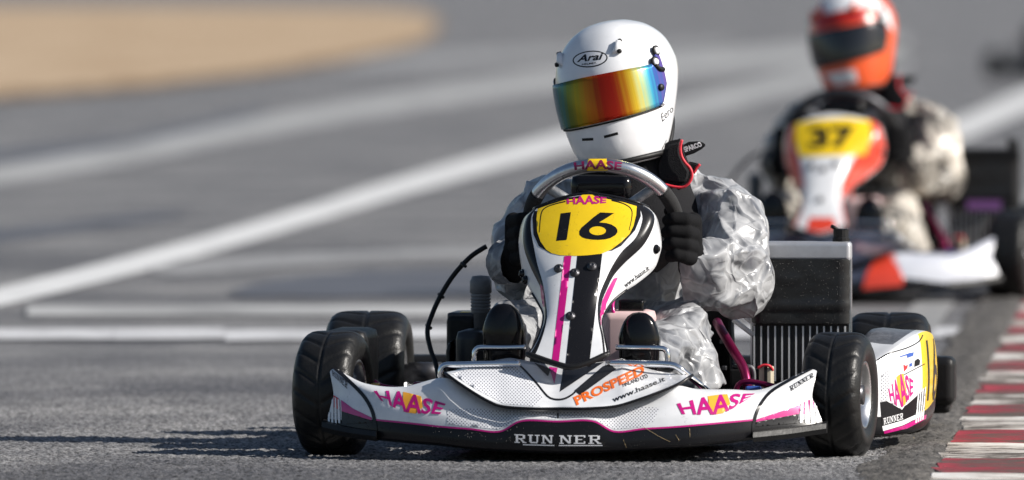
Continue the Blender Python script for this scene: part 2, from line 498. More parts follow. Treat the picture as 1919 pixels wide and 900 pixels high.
def lettering(body, top, bot, bvh, off, m, parent, bold=0.02, shear=0.0, serif=False, name='lettering', rayf=front_ray, sub=0.10):
    """writing between a top and a bottom guide line (lists of print coordinates)"""
    V, T = serif2d(body) if serif else text2d(body, bold, shear)
    # refine long edges so the print follows the bodywork
    bm = bmesh.new(); vs = [bm.verts.new((x, y, 0)) for x, y in V]
    for t in T:
        try: bm.faces.new([vs[i] for i in t])
        except ValueError: pass
    for _ in range(3):
        ed = [e for e in bm.edges if e.calc_length() > sub]
        if ed: bmesh.ops.subdivide_edges(bm, edges=ed, cuts=1)
    bmesh.ops.triangulate(bm, faces=bm.faces); bm.verts.index_update()
    V = [(v.co.x, v.co.y) for v in bm.verts]; T = [tuple(v.index for v in f.verts) for f in bm.faces]; bm.free()
    x0, x1 = min(v[0] for v in V), max(v[0] for v in V); y0, y1 = min(v[1] for v in V), max(v[1] for v in V)
    tp = np.array(spl(top, 60)); bt = np.array(spl(bot, 60)); tt = np.linspace(0, 1, 60)
    P2 = []
    for x, y in V:
        u = (x - x0) / (x1 - x0); v = (y - y0) / (y1 - y0)
        a = np.array([np.interp(u, tt, tp[:, k]) for k in (0, 1)]); b = np.array([np.interp(u, tt, bt[:, k]) for k in (0, 1)])
        P2.append(tuple(b + (a - b) * v))
    return stick(name, P2, T, bvh, off, m, parent, rayf)

def ell(cx, cy, rx, ry, tilt=0, n=28):
    c, s = math.cos(R(tilt)), math.sin(R(tilt))
    return [(cx + rx * math.cos(2 * math.pi * i / n) * c - ry * math.sin(2 * math.pi * i / n) * s, cy + rx * math.cos(2 * math.pi * i / n) * s + ry * math.sin(2 * math.pi * i / n) * c) for i in range(n)]

def capsules(parts, voxel, smooth_it=4, smooth_f=0.5):
    """one continuous surface grown round a list of tapered limbs (p0, r0, p1, r1)"""
    V, Fc = [], []
    for (p0, r0, p1, r1) in parts:
        p0, p1 = Vector(p0), Vector(p1); ax = p1 - p0; L = ax.length
        ax = ax.normalized() if L > 1e-6 else Vector((0, 0, 1))
        u = ax.cross(Vector((0.3, 0.2, 1)))
        u = (u if u.length > 1e-3 else ax.cross(Vector((1, 0, 0)))).normalized(); w = ax.cross(u)
        prof = [(-r0 * math.cos(R(a)), r0 * math.sin(R(a))) for a in (4, 25, 45, 65, 90)] + [(L + r1 * math.sin(R(a)), r1 * math.cos(R(a))) for a in (0, 25, 45, 65, 86)]
        k = len(V); sg = 18
        for (a, r) in prof:
            for j in range(sg):
                t = 2 * math.pi * j / sg; V.append(p0 + ax * a + (u * math.cos(t) + w * math.sin(t)) * r)
        Fc += [tuple(i + k for i in f) for f in gridfaces(len(prof), sg, True)]
        Fc.append(tuple(k + i for i in range(sg))[::-1]); Fc.append(tuple(k + (len(prof) - 1) * sg + i for i in range(sg)))
    me = bpy.data.meshes.new('t'); me.from_pydata([tuple(v) for v in V], [], Fc)
    bm = bmesh.new(); bm.from_mesh(me); bmesh.ops.recalc_face_normals(bm, faces=bm.faces); bm.to_mesh(me); bm.free()
    o = bpy.data.objects.new('t', me); COL.objects.link(o)
    md = o.modifiers.new('r', 'REMESH'); md.mode = 'VOXEL'; md.voxel_size = voxel; md.use_smooth_shade = True
    if smooth_it:
        ms = o.modifiers.new('s', 'SMOOTH'); ms.iterations = smooth_it; ms.factor = smooth_f
    dg = bpy.context.evaluated_depsgraph_get()
    out = bpy.data.meshes.new_from_object(o.evaluated_get(dg))
    bpy.data.objects.remove(o); bpy.data.meshes.remove(me)
    return out

def put_mesh(name, me, m, parent):
    me.name = name; me.materials.clear(); me.materials.append(m)
    me.polygons.foreach_set('use_smooth', [True] * len(me.polygons))
    return link(bpy.data.objects.new(name, me), parent)

# ================================================================== SETTING
def ground_mat():
    m = bpy.data.materials.new('asphalt'); m.use_nodes = True
    nt = m.node_tree; p = nt.nodes['Principled BSDF']; L = nt.links
    tc = nt.nodes.new('ShaderNodeTexCoord')
    def N(scale, det, rough=0.6, sx=1, sy=1):
        mp = nt.nodes.new('ShaderNodeMapping'); mp.inputs['Scale'].default_value = (sx, sy, 1)
        L.new(tc.outputs['Object'], mp.inputs['Vector'])
        n = nt.nodes.new('ShaderNodeTexNoise'); n.inputs['Scale'].default_value = scale; n.inputs['Detail'].default_value = det; n.inputs['Roughness'].default_value = rough
        L.new(mp.outputs[0], n.inputs['Vector']); return n
    big = N(0.85, 6, 0.62); mid = N(9, 6, 0.7); fine = N(90, 6, 0.8)
    def ramp(n, a, ca, b, cb):
        r = nt.nodes.new('ShaderNodeValToRGB'); e = r.color_ramp.elements
        e[0].position, e[0].color, e[1].position, e[1].color = a, (*ca, 1), b, (*cb, 1); L.new(n.outputs['Fac'], r.inputs['Fac']); return r
    r1 = ramp(big, 0.38, (0.100, 0.102, 0.112), 0.62, (0.225, 0.227, 0.234))
    r2 = ramp(mid, 0.3, (0.75, 0.75, 0.76), 0.7, (1.25, 1.24, 1.22))
    r3 = ramp(fine, 0.40, (0.16, 0.16, 0.17), 0.64, (2.1, 2.06, 2.0))
    m1 = nt.nodes.new('ShaderNodeMixRGB'); m1.blend_type = 'MULTIPLY'; m1.inputs[0].default_value = 1; L.new(r1.outputs[0], m1.inputs[1]); L.new(r2.outputs[0], m1.inputs[2])
    m2 = nt.nodes.new('ShaderNodeMixRGB'); m2.blend_type = 'MULTIPLY'; m2.inputs[0].default_value = 1; L.new(m1.outputs[0], m2.inputs[1]); L.new(r3.outputs[0], m2.inputs[2])
    L.new(m2.outputs[0], p.inputs['Base Color'])
    rr = nt.nodes.new('ShaderNodeMapRange'); rr.inputs['To Min'].default_value = 0.55; rr.inputs['To Max'].default_value = 0.85
    L.new(big.outputs['Fac'], rr.inputs['Value']); L.new(rr.outputs[0], p.inputs['Roughness'])
    b = nt.nodes.new('ShaderNodeBump'); b.inputs['Strength'].default_value = 0.8; b.inputs['Distance'].default_value = 0.006
    L.new(fine.outputs['Fac'], b.inputs['Height']); L.new(b.outputs[0], p.inputs['Normal'])
    p.inputs['Specular IOR Level'].default_value = 0.4
    return m
ASPHALT = ground_mat()
PAINT = mat('worn_white_paint', (0.82, 0.82, 0.81), 0.6, col2=(0.52, 0.52, 0.52), vscale=3.0)
PAINT_W = mat('worn_start_line_paint', (0.74, 0.74, 0.75), 0.6, col2=(0.36, 0.36, 0.37), vscale=6.0)
PAINT_F = mat('faded_white_paint', (0.52, 0.52, 0.515), 0.65, col2=(0.22, 0.22, 0.22), vscale=1.6)
DRYGRASS = mat('dry_grass', (0.58, 0.45, 0.31), 0.9, col2=(0.27, 0.165, 0.08), vscale=0.45)

track = make('track', [(-3000, -60, 0), (3000, -60, 0), (3000, 6000, 0), (-3000, 6000, 0)], [(0, 1, 2, 3)], ASPHALT, smooth=False)
tag(track, kind='structure')
# coarse aggregate of the track surface near the karts: real relief a few millimetres high
NX, NY = 380, 760
gx = np.linspace(-1.35, 1.35, NX); gy = 22.4 + 8.0 * np.linspace(0, 1, NY) ** 1.25
rg = np.random.default_rng(5)
hz = rg.random((NY, NX)) ** 2.2 * .0052 + np.repeat(np.repeat(rg.random((NY // 4, NX // 4)), 4, 0), 4, 1) * .0010
hz *= np.clip((31 - gy) / 5, 0.3, 1)[:, None]
XX, YY = np.meshgrid(gx, gy)
XX = XX + rg.uniform(-.0025, .0025, XX.shape); YY = YY + rg.uniform(-.003, .003, YY.shape)
co = np.stack([XX, YY, hz + .0008], -1).reshape(-1, 3)
idx = np.arange(NX * NY).reshape(NY, NX)
fc = np.stack([idx[:-1, :-1], idx[:-1, 1:], idx[1:, 1:], idx[1:, :-1]], -1).reshape(-1, 4)
me = bpy.data.meshes.new('aggregate')
me.vertices.add(len(co)); me.vertices.foreach_set('co', co.ravel())
me.loops.add(fc.size); me.loops.foreach_set('vertex_index', fc.ravel())
me.polygons.add(len(fc)); me.polygons.foreach_set('loop_start', np.arange(0, fc.size, 4)); me.polygons.foreach_set('loop_total', np.full(len(fc), 4))
me.update(); me.validate(); me.materials.append(ASPHALT)
agg = link(bpy.data.objects.new('aggregate', me), track); agg['kind'] = 'stuff'

def sheet(name, poly_px, z, m, parent=None, thick=0.0):
    P = [ground(x, y, z) for x, y in poly_px]
    r = delaunay_2d_cdt([Vector((p.x, p.y)) for p in P], [(i, (i + 1) % len(P)) for i in range(len(P))], [], 0, 1e-5)
    pl = [(p.x, p.y) for p in P]
    T = [t for t in r[2] if inside(sum(r[0][i].x for i in t) / 3, sum(r[0][i].y for i in t) / 3, pl)]
    return make(name, [(v.x, v.y, z) for v in r[0]], T, m, parent, smooth=False)

def centre_line(cs, hw, n=26):
    C = spl(cs, n)
    return [(x, y - hw) for x, y in C] + [(x, y + hw) for x, y in C[::-1]]
sheet('painted_line', centre_line([(-300, 625), (0, 556), (250, 495), (500, 426), (750, 350), (1000, 280), (1150, 240)], 17), 0.006, PAINT, track)
sheet('painted_line', centre_line([(1150, 240), (1280, 207), (1400, 176), (1520, 146), (1700, 108)], 18), 0.006, PAINT_F, track)
sheet('painted_line', centre_line([(-300, 385), (0, 328), (267, 284), (478, 239), (722, 196), (960, 160), (1300, 120), (1700, 85)], 17), 0.006, PAINT_F, track)
sheet('painted_line', centre_line([(1640, 300), (1790, 246), (1919, 190), (2050, 135)], 20), 0.006, PAINT, track)
for a, b, o in ((-260, 212, 3), (213, 420, 2), (421, 640, 4), (641, 900, 1), (901, 1500, 0), (1501, 1890, 0)):
    sheet('start_line_segment', [(a, 613 + o), (b, 612 + o), (b, 632 + o), (a, 634 + o)], 0.006, PAINT_W, track)
sheet('faded_line', [(50, 571), (1300, 571), (1300, 591), (50, 592)], 0.006, PAINT_F, track)

DARK_ASPHALT = mat('rubbered_asphalt', (.115, .118, .135), .55, col2=(.075, .078, .092), vscale=1.5)  # darker, slightly bluish tone for some patches of the track
PALE = mat('pale_worn_asphalt', (.34, .34, .34), .7, col2=(.20, .20, .205), vscale=1.2)
for pl, m_ in (([(420, 548), (620, 512), (900, 505), (1500, 500), (1500, 545), (900, 552), (600, 556)], DARK_ASPHALT), ([(-200, 300), (200, 262), (480, 205), (470, 222), (180, 285), (-200, 318)], DARK_ASPHALT),
               ([(290, 500), (420, 485), (700, 470), (960, 462), (960, 476), (620, 492), (330, 515)], PALE), ([(-300, 470), (150, 415), (330, 398), (300, 412), (-300, 492)], DARK_ASPHALT), ([(300, 120), (700, 105), (1300, 80), (1300, 96), (700, 128)], PALE)):
    C_ = spl(pl, 60, closed=True)
    sheet('surface_patch', [(x + 10 * noise.noise(Vector((x * .03, y * .1, 2))), y + 3 * noise.noise(Vector((x * .05, y * .1, 7)))) for x, y in C_], 0.004, m_, track)
gp = [(-500, 225), (-200, 198), (0, 176), (250, 158), (480, 132), (640, 108), (760, 82), (815, 58), (825, 40), (790, 24), (700, 14), (400, 10), (0, 9), (-500, 9)]
SOILE = mat('bare_soil', (.24, .15, .075), .95, col2=(.15, .10, .06), vscale=.5)
se = sheet('soil_margin', [(x, y + 9) for x, y in gp[:9]] + [(x, y - 14) for x, y in gp[:9][::-1]], 0.02, SOILE); tag(se, kind='structure')
gp = spl(gp, 90)
gp = [(x + 14 * noise.noise(Vector((x * .02, y * .05, 1))), y + (5.5 * noise.noise(Vector((x * .03, 4, y * .02))) + 3 * noise.noise(Vector((x * .11, 9, 0)))) * min(1, max(0, (y - 25) / 60))) for x, y in gp]
gf = sheet('dry_grass_field', gp, 0.03, DRYGRASS); tag(gf, kind='structure')

# ---- kerb
KA = ground(1735, 900); KB = ground(1893, 600)
kd = (KB - KA); kd.z = 0; kd.normalize(); kn = Vector((kd.y, -kd.x, 0))
PIT = 0.735
def kerb_paint(name, c, c2):
    m = bpy.data.materials.new(name); m.use_nodes = True
    nt = m.node_tree; p = nt.nodes['Principled BSDF']; L = nt.links
    tc = nt.nodes.new('ShaderNodeTexCoord')
    n = nt.nodes.new('ShaderNodeTexNoise'); n.inputs['Scale'].default_value = 38; n.inputs['Detail'].default_value = 8; n.inputs['Roughness'].default_value = 0.75
    n2 = nt.nodes.new('ShaderNodeTexNoise'); n2.inputs['Scale'].default_value = 4; n2.inputs['Detail'].default_value = 4
    ad = nt.nodes.new('ShaderNodeMath'); ad.operation = 'ADD'
    mp = nt.nodes.new('ShaderNodeMapping'); mp.inputs['Scale'].default_value = (.35, 1.5, 1)
    L.new(tc.outputs['Object'], mp.inputs['Vector']); L.new(mp.outputs[0], n.inputs['Vector']); L.new(tc.outputs['Object'], n2.inputs['Vector'])
    L.new(n.outputs['Fac'], ad.inputs[0]); L.new(n2.outputs['Fac'], ad.inputs[1])
    r = nt.nodes.new('ShaderNodeValToRGB'); e = r.color_ramp.elements
    e[0].position, e[0].color = 0.455, (0.10, 0.085, 0.07, 1); e[1].position, e[1].color = 0.60, (*c, 1)
    k = e.new(0.515); k.color = (*c2, 1)
    hv = nt.nodes.new('ShaderNodeMath'); hv.operation = 'MULTIPLY'; hv.inputs[1].default_value = 0.5
    L.new(ad.outputs[0], hv.inputs[0]); L.new(hv.outputs[0], r.inputs['Fac']); L.new(r.outputs[0], p.inputs['Base Color'])
    p.inputs['Roughness'].default_value = 0.7
    b = nt.nodes.new('ShaderNodeBump'); b.inputs['Strength'].default_value = 0.7; b.inputs['Distance'].default_value = 0.012
    L.new(n.outputs['Fac'], b.inputs['Height']); L.new(b.outputs[0], p.inputs['Normal'])
    return m
KRED = kerb_paint('kerb_red', (0.46, 0.045, 0.07), (0.28, 0.03, 0.045)); KWHITE = kerb_paint('kerb_white', (0.84, 0.82, 0.79), (0.55, 0.50, 0.45))
kerb = empty('kerb', KA); tag(kerb, kind='structure')
red0 = 23.27 - PIT / 2        # start (distance) of the red block beside the front wheels
for i in range(-4, 42):
    y0 = red0 + i * PIT
    t0 = (y0 - KA.y) / kd.y
    V, Fc = [], []
    rows = []; nr = 3
    for r_ in range(nr):      # three sloping ribs across each painted block
        a = t0 + PIT * r_ / nr; b = PIT / nr
        rows += [(a + 0.002, 0.003), (a + b * 0.25, 0.010), (a + b * 0.8, 0.015), (a + b - 0.004, 0.003)]
    rnd = random.Random(i)
    nc = 26
    for (t, h) in rows:
        for c in range(nc):
            w = 0.0 if c == 0 else 1.5 * (c - 1) / (nc - 2) + .012
            e = rnd.uniform(-0.02, 0.04) if c == 0 else 0
            hh = -0.01 if c == 0 else h + rnd.uniform(-.0015, .0015)
            p = kd * t + kn * (w + e + (rnd.uniform(-.01, .02) if c == 1 else 0))
            V.append((p.x, p.y, hh))
    make('kerb_block', V, gridfaces(len(rows), nc), KRED if i % 2 == 0 else KWHITE, kerb, smooth=False)

EDGE = mat('worn_edge_line', (0.34, 0.34, 0.335), 0.7, col2=(0.20, 0.20, 0.20), vscale=14)
el = [KA + kd * t + kn * o + Vector((0, 0, .0062)) for o, ts in ((-.31, (4.5, 30)), (-.19, (30, 4.5))) for t in ts]
make('edge_line', el, [(0, 1, 2, 3)], EDGE, track, smooth=False)
# ---- strip of crumbled asphalt and soil along the kerb
DIRT = mat('soil_and_crumbs', (0.16, 0.15, 0.14), 0.9, col2=(0.05, 0.047, 0.045), vscale=22, bump=0.8, bscale=90)
rnd = random.Random(3)
V, Fc = [], []
nl, nw = 2400, 26
for i in range(nl):
    t = -1 + 14 * (i / (nl - 1)) ** 1.3
    wd = 0.125 + 0.04 * noise.noise(Vector((t * 1.3, 0, 0))) + 0.03 * noise.noise(Vector((t * 7, 3, 0)))
    for j in range(nw):
        q = j / (nw - 1)
        h = 0.010 * math.sin(math.pi * min(1, q * 1.15) ** 1.6) * (0.7 + 0.6 * noise.noise(Vector((t * 16, q * 3, 5)))) + 0.003 * noise.noise(Vector((t * 60, q * 20, 1))) * (1 if 0 < j < nw - 1 else 0)
        p = kd * t + kn * (-wd * (1 - q) + 0.05 * q)
        V.append((KA.x + p.x, KA.y + p.y, 0.004 + max(h, 0) + (rnd.random() ** 2 * .007 if 0 < j < nw - 1 else 0)))
dirt = make('soil_strip', V, gridfaces(nl, nw), DIRT); tag(dirt, 'dark soil and crumbled asphalt along the kerb edge', 'soil', kind='stuff')
STONE = mat('loose_stone', (0.24, 0.22, 0.20), 0.85, col2=(0.07, 0.065, 0.06), vscale=25, bump=0.4, bscale=120)
V, Fc = [], []
for i in range(5000):
    t = rnd.uniform(-2, 12); o = rnd.gauss(-0.05, 0.04); s = rnd.choice([0.0010, 0.0014, 0.0018, 0.0024])
    if rnd.random() < .008: s = 0.005
    p = KA + kd * t + kn * o; k = len(V)
    if o > 0.1: continue
    for d in ((1, 0, 0), (-1, 0, 0), (0, 1, 0), (0, -1, 0), (0, 0, .9), (0, 0, -.6)):
        V.append((p.x + s * d[0] * rnd.uniform(.7, 1.3), p.y + s * d[1] * rnd.uniform(.7, 1.3), 0.008 + s * d[2]))
    for f in ((0, 2, 4), (2, 1, 4), (1, 3, 4), (3, 0, 4), (2, 0, 5), (1, 2, 5), (3, 1, 5), (0, 3, 5)): Fc.append(tuple(k + q for q in f))
gr = make('gravel', V, Fc, STONE, smooth=False); tag(gr, 'loose grey stones scattered along the kerb edge', 'gravel', kind='stuff')
STRAWM = mat('dry_straw', (0.30, 0.22, 0.11), 0.8)
V, Fc = [], []
for i in range(160):
    t = rnd.uniform(-2, 12); o = rnd.gauss(-0.01, 0.03); p = KA + kd * t + kn * o; k = len(V)
    h = rnd.uniform(.004, .014); a = rnd.uniform(0, 6.28); lx_, ly_ = math.cos(a) * h, math.sin(a) * h
    V += [(p.x - .0006, p.y, .006), (p.x + .0006, p.y, .006), (p.x + lx_ * .5 + .0005, p.y + ly_ * .5, .006 + h * .5), (p.x + lx_, p.y + ly_, .006 + h * .7)]
    Fc += [(k, k + 1, k + 2), (k, k + 2, k + 3)]
st = make('dry_grass_tufts', V, Fc, STRAWM, smooth=False); tag(st, 'dry grass blades growing in the kerb joint', 'grass', kind='stuff')

# ================================================================== KART
kart = empty('racing_kart', F, -YAW)
tag(kart, 'white kart with magenta and black stripes and yellow number 16 plate', 'kart')
person = empty('person', F, -YAW)
tag(person, 'driver in white helmet with rainbow mirror visor and crumpled clear rain suit', 'person')
OWN = set()        # prints that belong to this kart alone

# ---- wheels
def tyre_mesh(rad, width, ngr, name):
    seg = 216
    hw = width / 2
    prof = []
    rim = 0.066
    side = [(-hw * .80, rim), (-hw * .92, rim + .006), (-hw * .985, rim + (rad - rim) * .35), (-hw, rim + (rad - rim) * .6), (-hw * .965, rad - .022), (-hw * .90, rad - .0115)]
    tread = [(hw * q, rad - .0025 * q * q - .006 * q ** 8 * 4) for q in np.linspace(-.82, .82, 31)]
    prof = side + tread + [(-a, r) for a, r in side[::-1]]
    V = []
    n0 = len(side)
    for i, (a, r) in enumerate(prof):
        for k in range(seg):
            t = 2 * math.pi * k / seg; rr = r
            if n0 <= i < n0 + 31:
                q = a / hw
                if abs(q) < 0.035: rr -= 0.004
                else:
                    ph = (t * ngr / (2 * math.pi) + 0.9 * abs(q)) % 1.0
                    g = max(0.0, 1 - abs(ph - .5) / .16)
                    rr -= 0.0030 * min(1, g * 1.4) * min(1, abs(q) * 5)
            V.append((a, rr * math.cos(t), rr * math.sin(t)))
    me = bpy.data.meshes.new(name)
    me.from_pydata(V, [], gridfaces(len(prof), seg, True)); me.materials.append(TYRE)
    me.polygons.foreach_set('use_smooth', [True] * len(me.polygons)); return me
def rim_mesh(width, name):
    hw = width / 2
    prof = [(-hw * .80, .0675), (-hw * .86, .0685), (-hw * .86, .063), (-hw * .6, .058), (-hw * .2, .054), (0, .05), (hw * .0, .046), (-hw * .2, .048), (-hw * .2, .03)]
    V, Fc = [], []
    for sgn in (-1, 1):
        p = [(-sgn * a * -1 if sgn == 1 else a, r) for a, r in [(-hw * .80, .0675), (-hw * .87, .0695), (-hw * .88, .066), (-hw * .84, .0625), (-hw * .55, .057), (-hw * .25, .054), (-hw * .12, .046), (-hw * .10, .028), (-hw * .3, .024), (-hw * .32, .001)]]
        if sgn == 1: p = [(-a if a < 0 else a, r) for a, r in p]
        v, f = lathe_data(p, 48); k = len(V); V += v; Fc += [tuple(i + k for i in q) for q in f]
    # five spokes proud of the dish on both faces
    for sgn in (-1, 1):
        for j in range(5):
            a = 2 * math.pi * j / 5; d = Vector((0, math.cos(a), math.sin(a))); e = Vector((0, -math.sin(a), math.cos(a)))
            k = len(V)
            for rr, ww, xx in ((.022, .009, .30), (.056, .006, .36)):
                for s in (-1, 1):
                    for xo in (0, -.012):
                        V.append(d * rr + e * ww * s + Vector((sgn * (hw * xx + xo), 0, 0)))
            Fc += [(k, k + 2, k + 6, k + 4), (k + 1, k, k + 4, k + 5), (k + 2, k + 3, k + 7, k + 6), (k + 4, k + 6, k + 7, k + 5)]
    me = bpy.data.meshes.new(name); me.from_pydata([tuple(v) for v in V], [], Fc); me.materials.append(ALU)
    me.polygons.foreach_set('use_smooth', [True] * len(me.polygons)); return me
TF, TR = tyre_mesh(.128, .122, 18, 'tyre_front'), tyre_mesh(.1335, .172, 18, 'tyre_rear')
RF, RR_ = rim_mesh(.122, 'rim_front'), rim_mesh(.172, 'rim_rear')
hv, hf = lathe_data([(-.035, .001), (-.035, .016), (-.01, .02), (.05, .02), (.05, .001)], 20)
def wheel(lx, ly, rad, tm, rm, rz):
    w = empty('wheel', (lx, ly, rad), rz, kart)
    link(bpy.data.objects.new('tyre', tm), w); link(bpy.data.objects.new('rim', rm), w)
    make('hub', hv, hf, STEEL, w)
    w.rotation_euler = (0, 0, rz)
    return w
wheel(-0.514, 0, .128, TF, RF, -R(13.5) + YAW)
wheel(0.521, 0, .128, TF, RF, -R(12.5) + YAW)
wheel(-0.555, 1.05, .1335, TR, RR_, 0)
wheel(0.555, 1.05, .1335, TR, RR_, 0)

# ---- front bumper
ST = [  # bottom, colour line, upper face, top edge (print coordinates), ly
 ((604, 806), (614, 785), (625, 738), (615, 679), -.165),
 ((647, 817), (650, 788), (655, 748), (647, 701), -.215),
 ((704, 824), (704, 787), (704, 755), (690, 720), -.270),
 ((765, 830), (765, 793), (765, 762), (755, 725), -.305),
 ((828, 835), (828, 800), (828, 768), (831, 709), -.328),
 ((880, 841), (880, 804), (880, 780), (876, 731), -.342),
 ((936, 845), (936, 809), (938, 789), (942, 763), -.352),
 ((978, 847), (978, 789), (980, 779), (985, 766), -.357),
 ((1045, 849), (1045, 790), (1045, 780), (1045, 767), -.360),
 ((1109, 848), (1109, 789), (1108, 779), (1105, 765), -.357),
 ((1152, 846), (1152, 809), (1150, 788), (1148, 763), -.352),
 ((1205, 843), (1205, 804), (1207, 780), (1210, 747), -.346),
 ((1255, 840), (1255, 801), (1258, 772), (1264, 724), -.338),
 ((1305, 837), (1305, 797), (1305, 767), (1305, 729), -.325),
 ((1360, 831), (1360, 792), (1362, 760), (1368, 730), -.300),
 ((1412, 824), (1414, 787), (1418, 757), (1425, 730), -.268),
 ((1480, 817), (1480, 786), (1480, 750), (1482, 708), -.215),
 ((1548, 809), (1540, 788), (1522, 742), (1533, 684), -.165)]
rowsets = [[] for _ in range(9)]
def lerp2(a, b, t): return (a[0] + (b[0] - a[0]) * t, a[1] + (b[1] - a[1]) * t)
for (bt, md, up, tp, l0) in ST:
    prof = [((bt[0], bt[1] + 1), .09), (bt, .014), (lerp2(bt, md, .3), 0.0), (md, .004), (lerp2(md, up, .6), .010), (up, .018), (lerp2(up, tp, .65), .042), (tp, .075), ((tp[0], tp[1] + 5), .10)]
    for k, (q, dl) in enumerate(prof): rowsets[k].append((q[0], q[1], l0 + dl))
per = 12
R2 = [cr(r_, per) for r_ in rowsets]
cols = list(zip(*R2))
dense = []
for c in cols:
    P = [K(*q) for q in c]
    dense.append(cr(P, 6))
nc = len(dense); nr = len(dense[0])
V = [dense[j][i] for i in range(nr) for j in range(nc)]
Fc = gridfaces(nr, nc)
fm = [1 if (i // (nc - 1)) < 18 else 0 for i in range(len(Fc))]
bumper = make('front_bumper', V, Fc, None, kart, mats=[WHITE, BLACK], fmat=fm)
bumper['label'] = 'white front bumper with black lower band'
Bb = bvh_of(bumper)

# ---- upper bib of the bumper
bb = spl([(834, 699), (860, 718), (889, 737), (915, 752), (942, 762), (996, 766), (1049, 766), (1100, 766), (1152, 762), (1191, 751), (1244, 732), (1275, 718), (1298, 703)], 70)
bt_ = spl([(834, 698), (860, 692), (889, 684), (930, 675), (956, 671), (975, 674), (1040, 684), (1110, 680), (1156, 674), (1166, 672), (1190, 683), (1230, 695), (1277, 702), (1298, 702)], 70)
nv = 14; V = []
for i in range(nv):
    v = i / (nv - 1)
    for j in range(70):
        a, b = bb[j], bt_[j]; u = j / 69
        edge = -.262 - .09 * math.sin(math.pi * u) ** .6
        back = -.13
        ly = edge + (back - edge) * v * (0.35 + 0.65 * math.sin(math.pi * u) ** .5) - .02 * math.sin(math.pi * v) * math.sin(math.pi * u) + .010 * math.exp(-((u - .455) / .05) ** 2)
        ly -= .004 * noise.noise(Vector((u * 9, v * 5, 2)))
        V.append(K(a[0] + (b[0] - a[0]) * v, a[1] + (b[1] - a[1]) * v, ly))
bib = make('bumper_bib', V, gridfaces(nv, 70), WHITE, kart)
md = bib.modifiers.new('thick', 'SOLIDIFY'); md.thickness = .003; md.offset = -1
bm = bmesh.new(); bm.from_mesh(bib.data); bm.faces.ensure_lookup_table(); bmesh.ops.recalc_face_normals(bm, faces=bm.faces)
if bm.faces[len(bm.faces) // 2].normal.y > 0: bmesh.ops.reverse_faces(bm, faces=bm.faces)
bm.to_mesh(bib.data); bm.free()
Bi = bvh_of(bib)
edge_pts = [Vector(V[j]) + Vector((0, -.004, 0)) for j in range(70)]
tube('bib_trim', edge_pts, .0032, BLACK, kart, 8)

# prints on the bib
def own(o):
    if o is not None: OWN.add(o.name)
    return o
own(patch('halftone', [(846, 701), (889, 688), (954, 675), (990, 708), (1018, 744), (1000, 762), (944, 757), (893, 731)], Bi, .0012, HALFTONE, bib, 8))
own(patch('stripe', [(1001, 680), (1032, 692), (1027, 706)], Bi, .0012, BLACK, bib))
own(patch('stripe', [(1029, 688), (1045, 690), (1038.7, 720.5)], Bi, .0012, MAGENTA, bib))
own(patch('stripe', [(1056, 690), (1132, 679), (1049, 735)], Bi, .0012, BLACK, bib))
own(patch('tape_strip', [(1076, 733), (1130, 687), (1144, 681), (1146, 686), (1155, 692), (1148, 697), (1087, 741)], Bi, .0014, TAPE, bib))
own(patch('stripe', ribbon([(965, 676), (985, 696), (1005, 718), (1026, 743), (1041, 749), (1057, 748), (1071, 741), (1078, 735)], 3.4), Bi, .0013, BLACK, bib))
own(patch('stripe', ribbon([(1150, 684), (1158, 677), (1168, 675)], 3.0, 8), Bi, .0013, BLACK, bib))
own(lettering('PROSPEED', [(1074, 745), (1205, 684)], [(1081, 761), (1209, 701)], Bi, .0020, ORANGE, bib, bold=.035))
own(lettering('FINLAND LTD', [(1166, 719), (1212, 701)], [(1168, 726), (1215, 708)], Bi, .0014, BLACK, bib, bold=.02))
own(lettering('www.haase.it', [(1147, 745), (1244, 706)], [(1149, 755), (1247, 714)], Bi, .0014, BLACK, bib, bold=.015))

# prints on the bumper
own(patch('halftone', [(838, 768), (890, 766), (940, 770), (1043, 772), (1043, 786), (978, 785), (935, 805), (880, 800), (838, 795)], Bb, .0010, HALFTONE, bumper, 8))
own(patch('halftone', [(1048, 772), (1152, 770), (1205, 762), (1235, 765), (1225, 790), (1200, 801), (1152, 805), (1110, 785), (1048, 786)], Bb, .0010, HALFTONE, bumper, 8))
own(patch('stripe', ribbon([(s[1][0], s[1][1]) for s in ST[2:16]], 3.2, 140), Bb, .0012, MAGENTA, bumper, 5))
own(patch('seam', [(1044, 769), (1047, 769), (1047, 790), (1044, 790)], Bb, .0012, BLACK, bumper))
own(lettering('RUN', [(964, 814), (1037, 816)], [(964, 830), (1037, 832)], Bb, .0014, PRINTW, bumper, serif=True, sub=.4))
own(lettering('NER', [(1048, 816), (1127, 816)], [(1048, 832), (1127, 832)], Bb, .0014, PRINTW, bumper, serif=True, sub=.4))
own(patch('underline', [(980, 832.5), (1039, 834), (1039, 836), (980, 834.5)], Bb, .0014, PRINTW, bumper))
own(patch('underline', [(1047, 834), (1129, 834), (1129, 836), (1047, 836)], Bb, .0014, PRINTW, bumper))
def haase(top, bot, bvh, parent, o0=.0014, outline=False, flame=True):
    tp, bt = spl(top, 21), spl(bot, 21)
    if flame:
        own(patch('flame_print', [tp[8], tp[10], tp[13], lerp2(tp[14], bt[14], .6), bt[12], bt[9], lerp2(tp[8], bt[8], .5)], bvh, o0, AMBER, parent, 6))
    own(lettering('HAASE', top, bot, bvh, o0 + .0008, MAGENTA, parent, bold=.022))
haase([(700, 733), (757, 735), (836, 757)], [(714, 751), (760, 773), (825, 777)], Bb, bumper)
haase([(1268, 757), (1340, 741), (1415, 738)], [(1278, 777), (1350, 776), (1401, 749)], Bb, bumper)
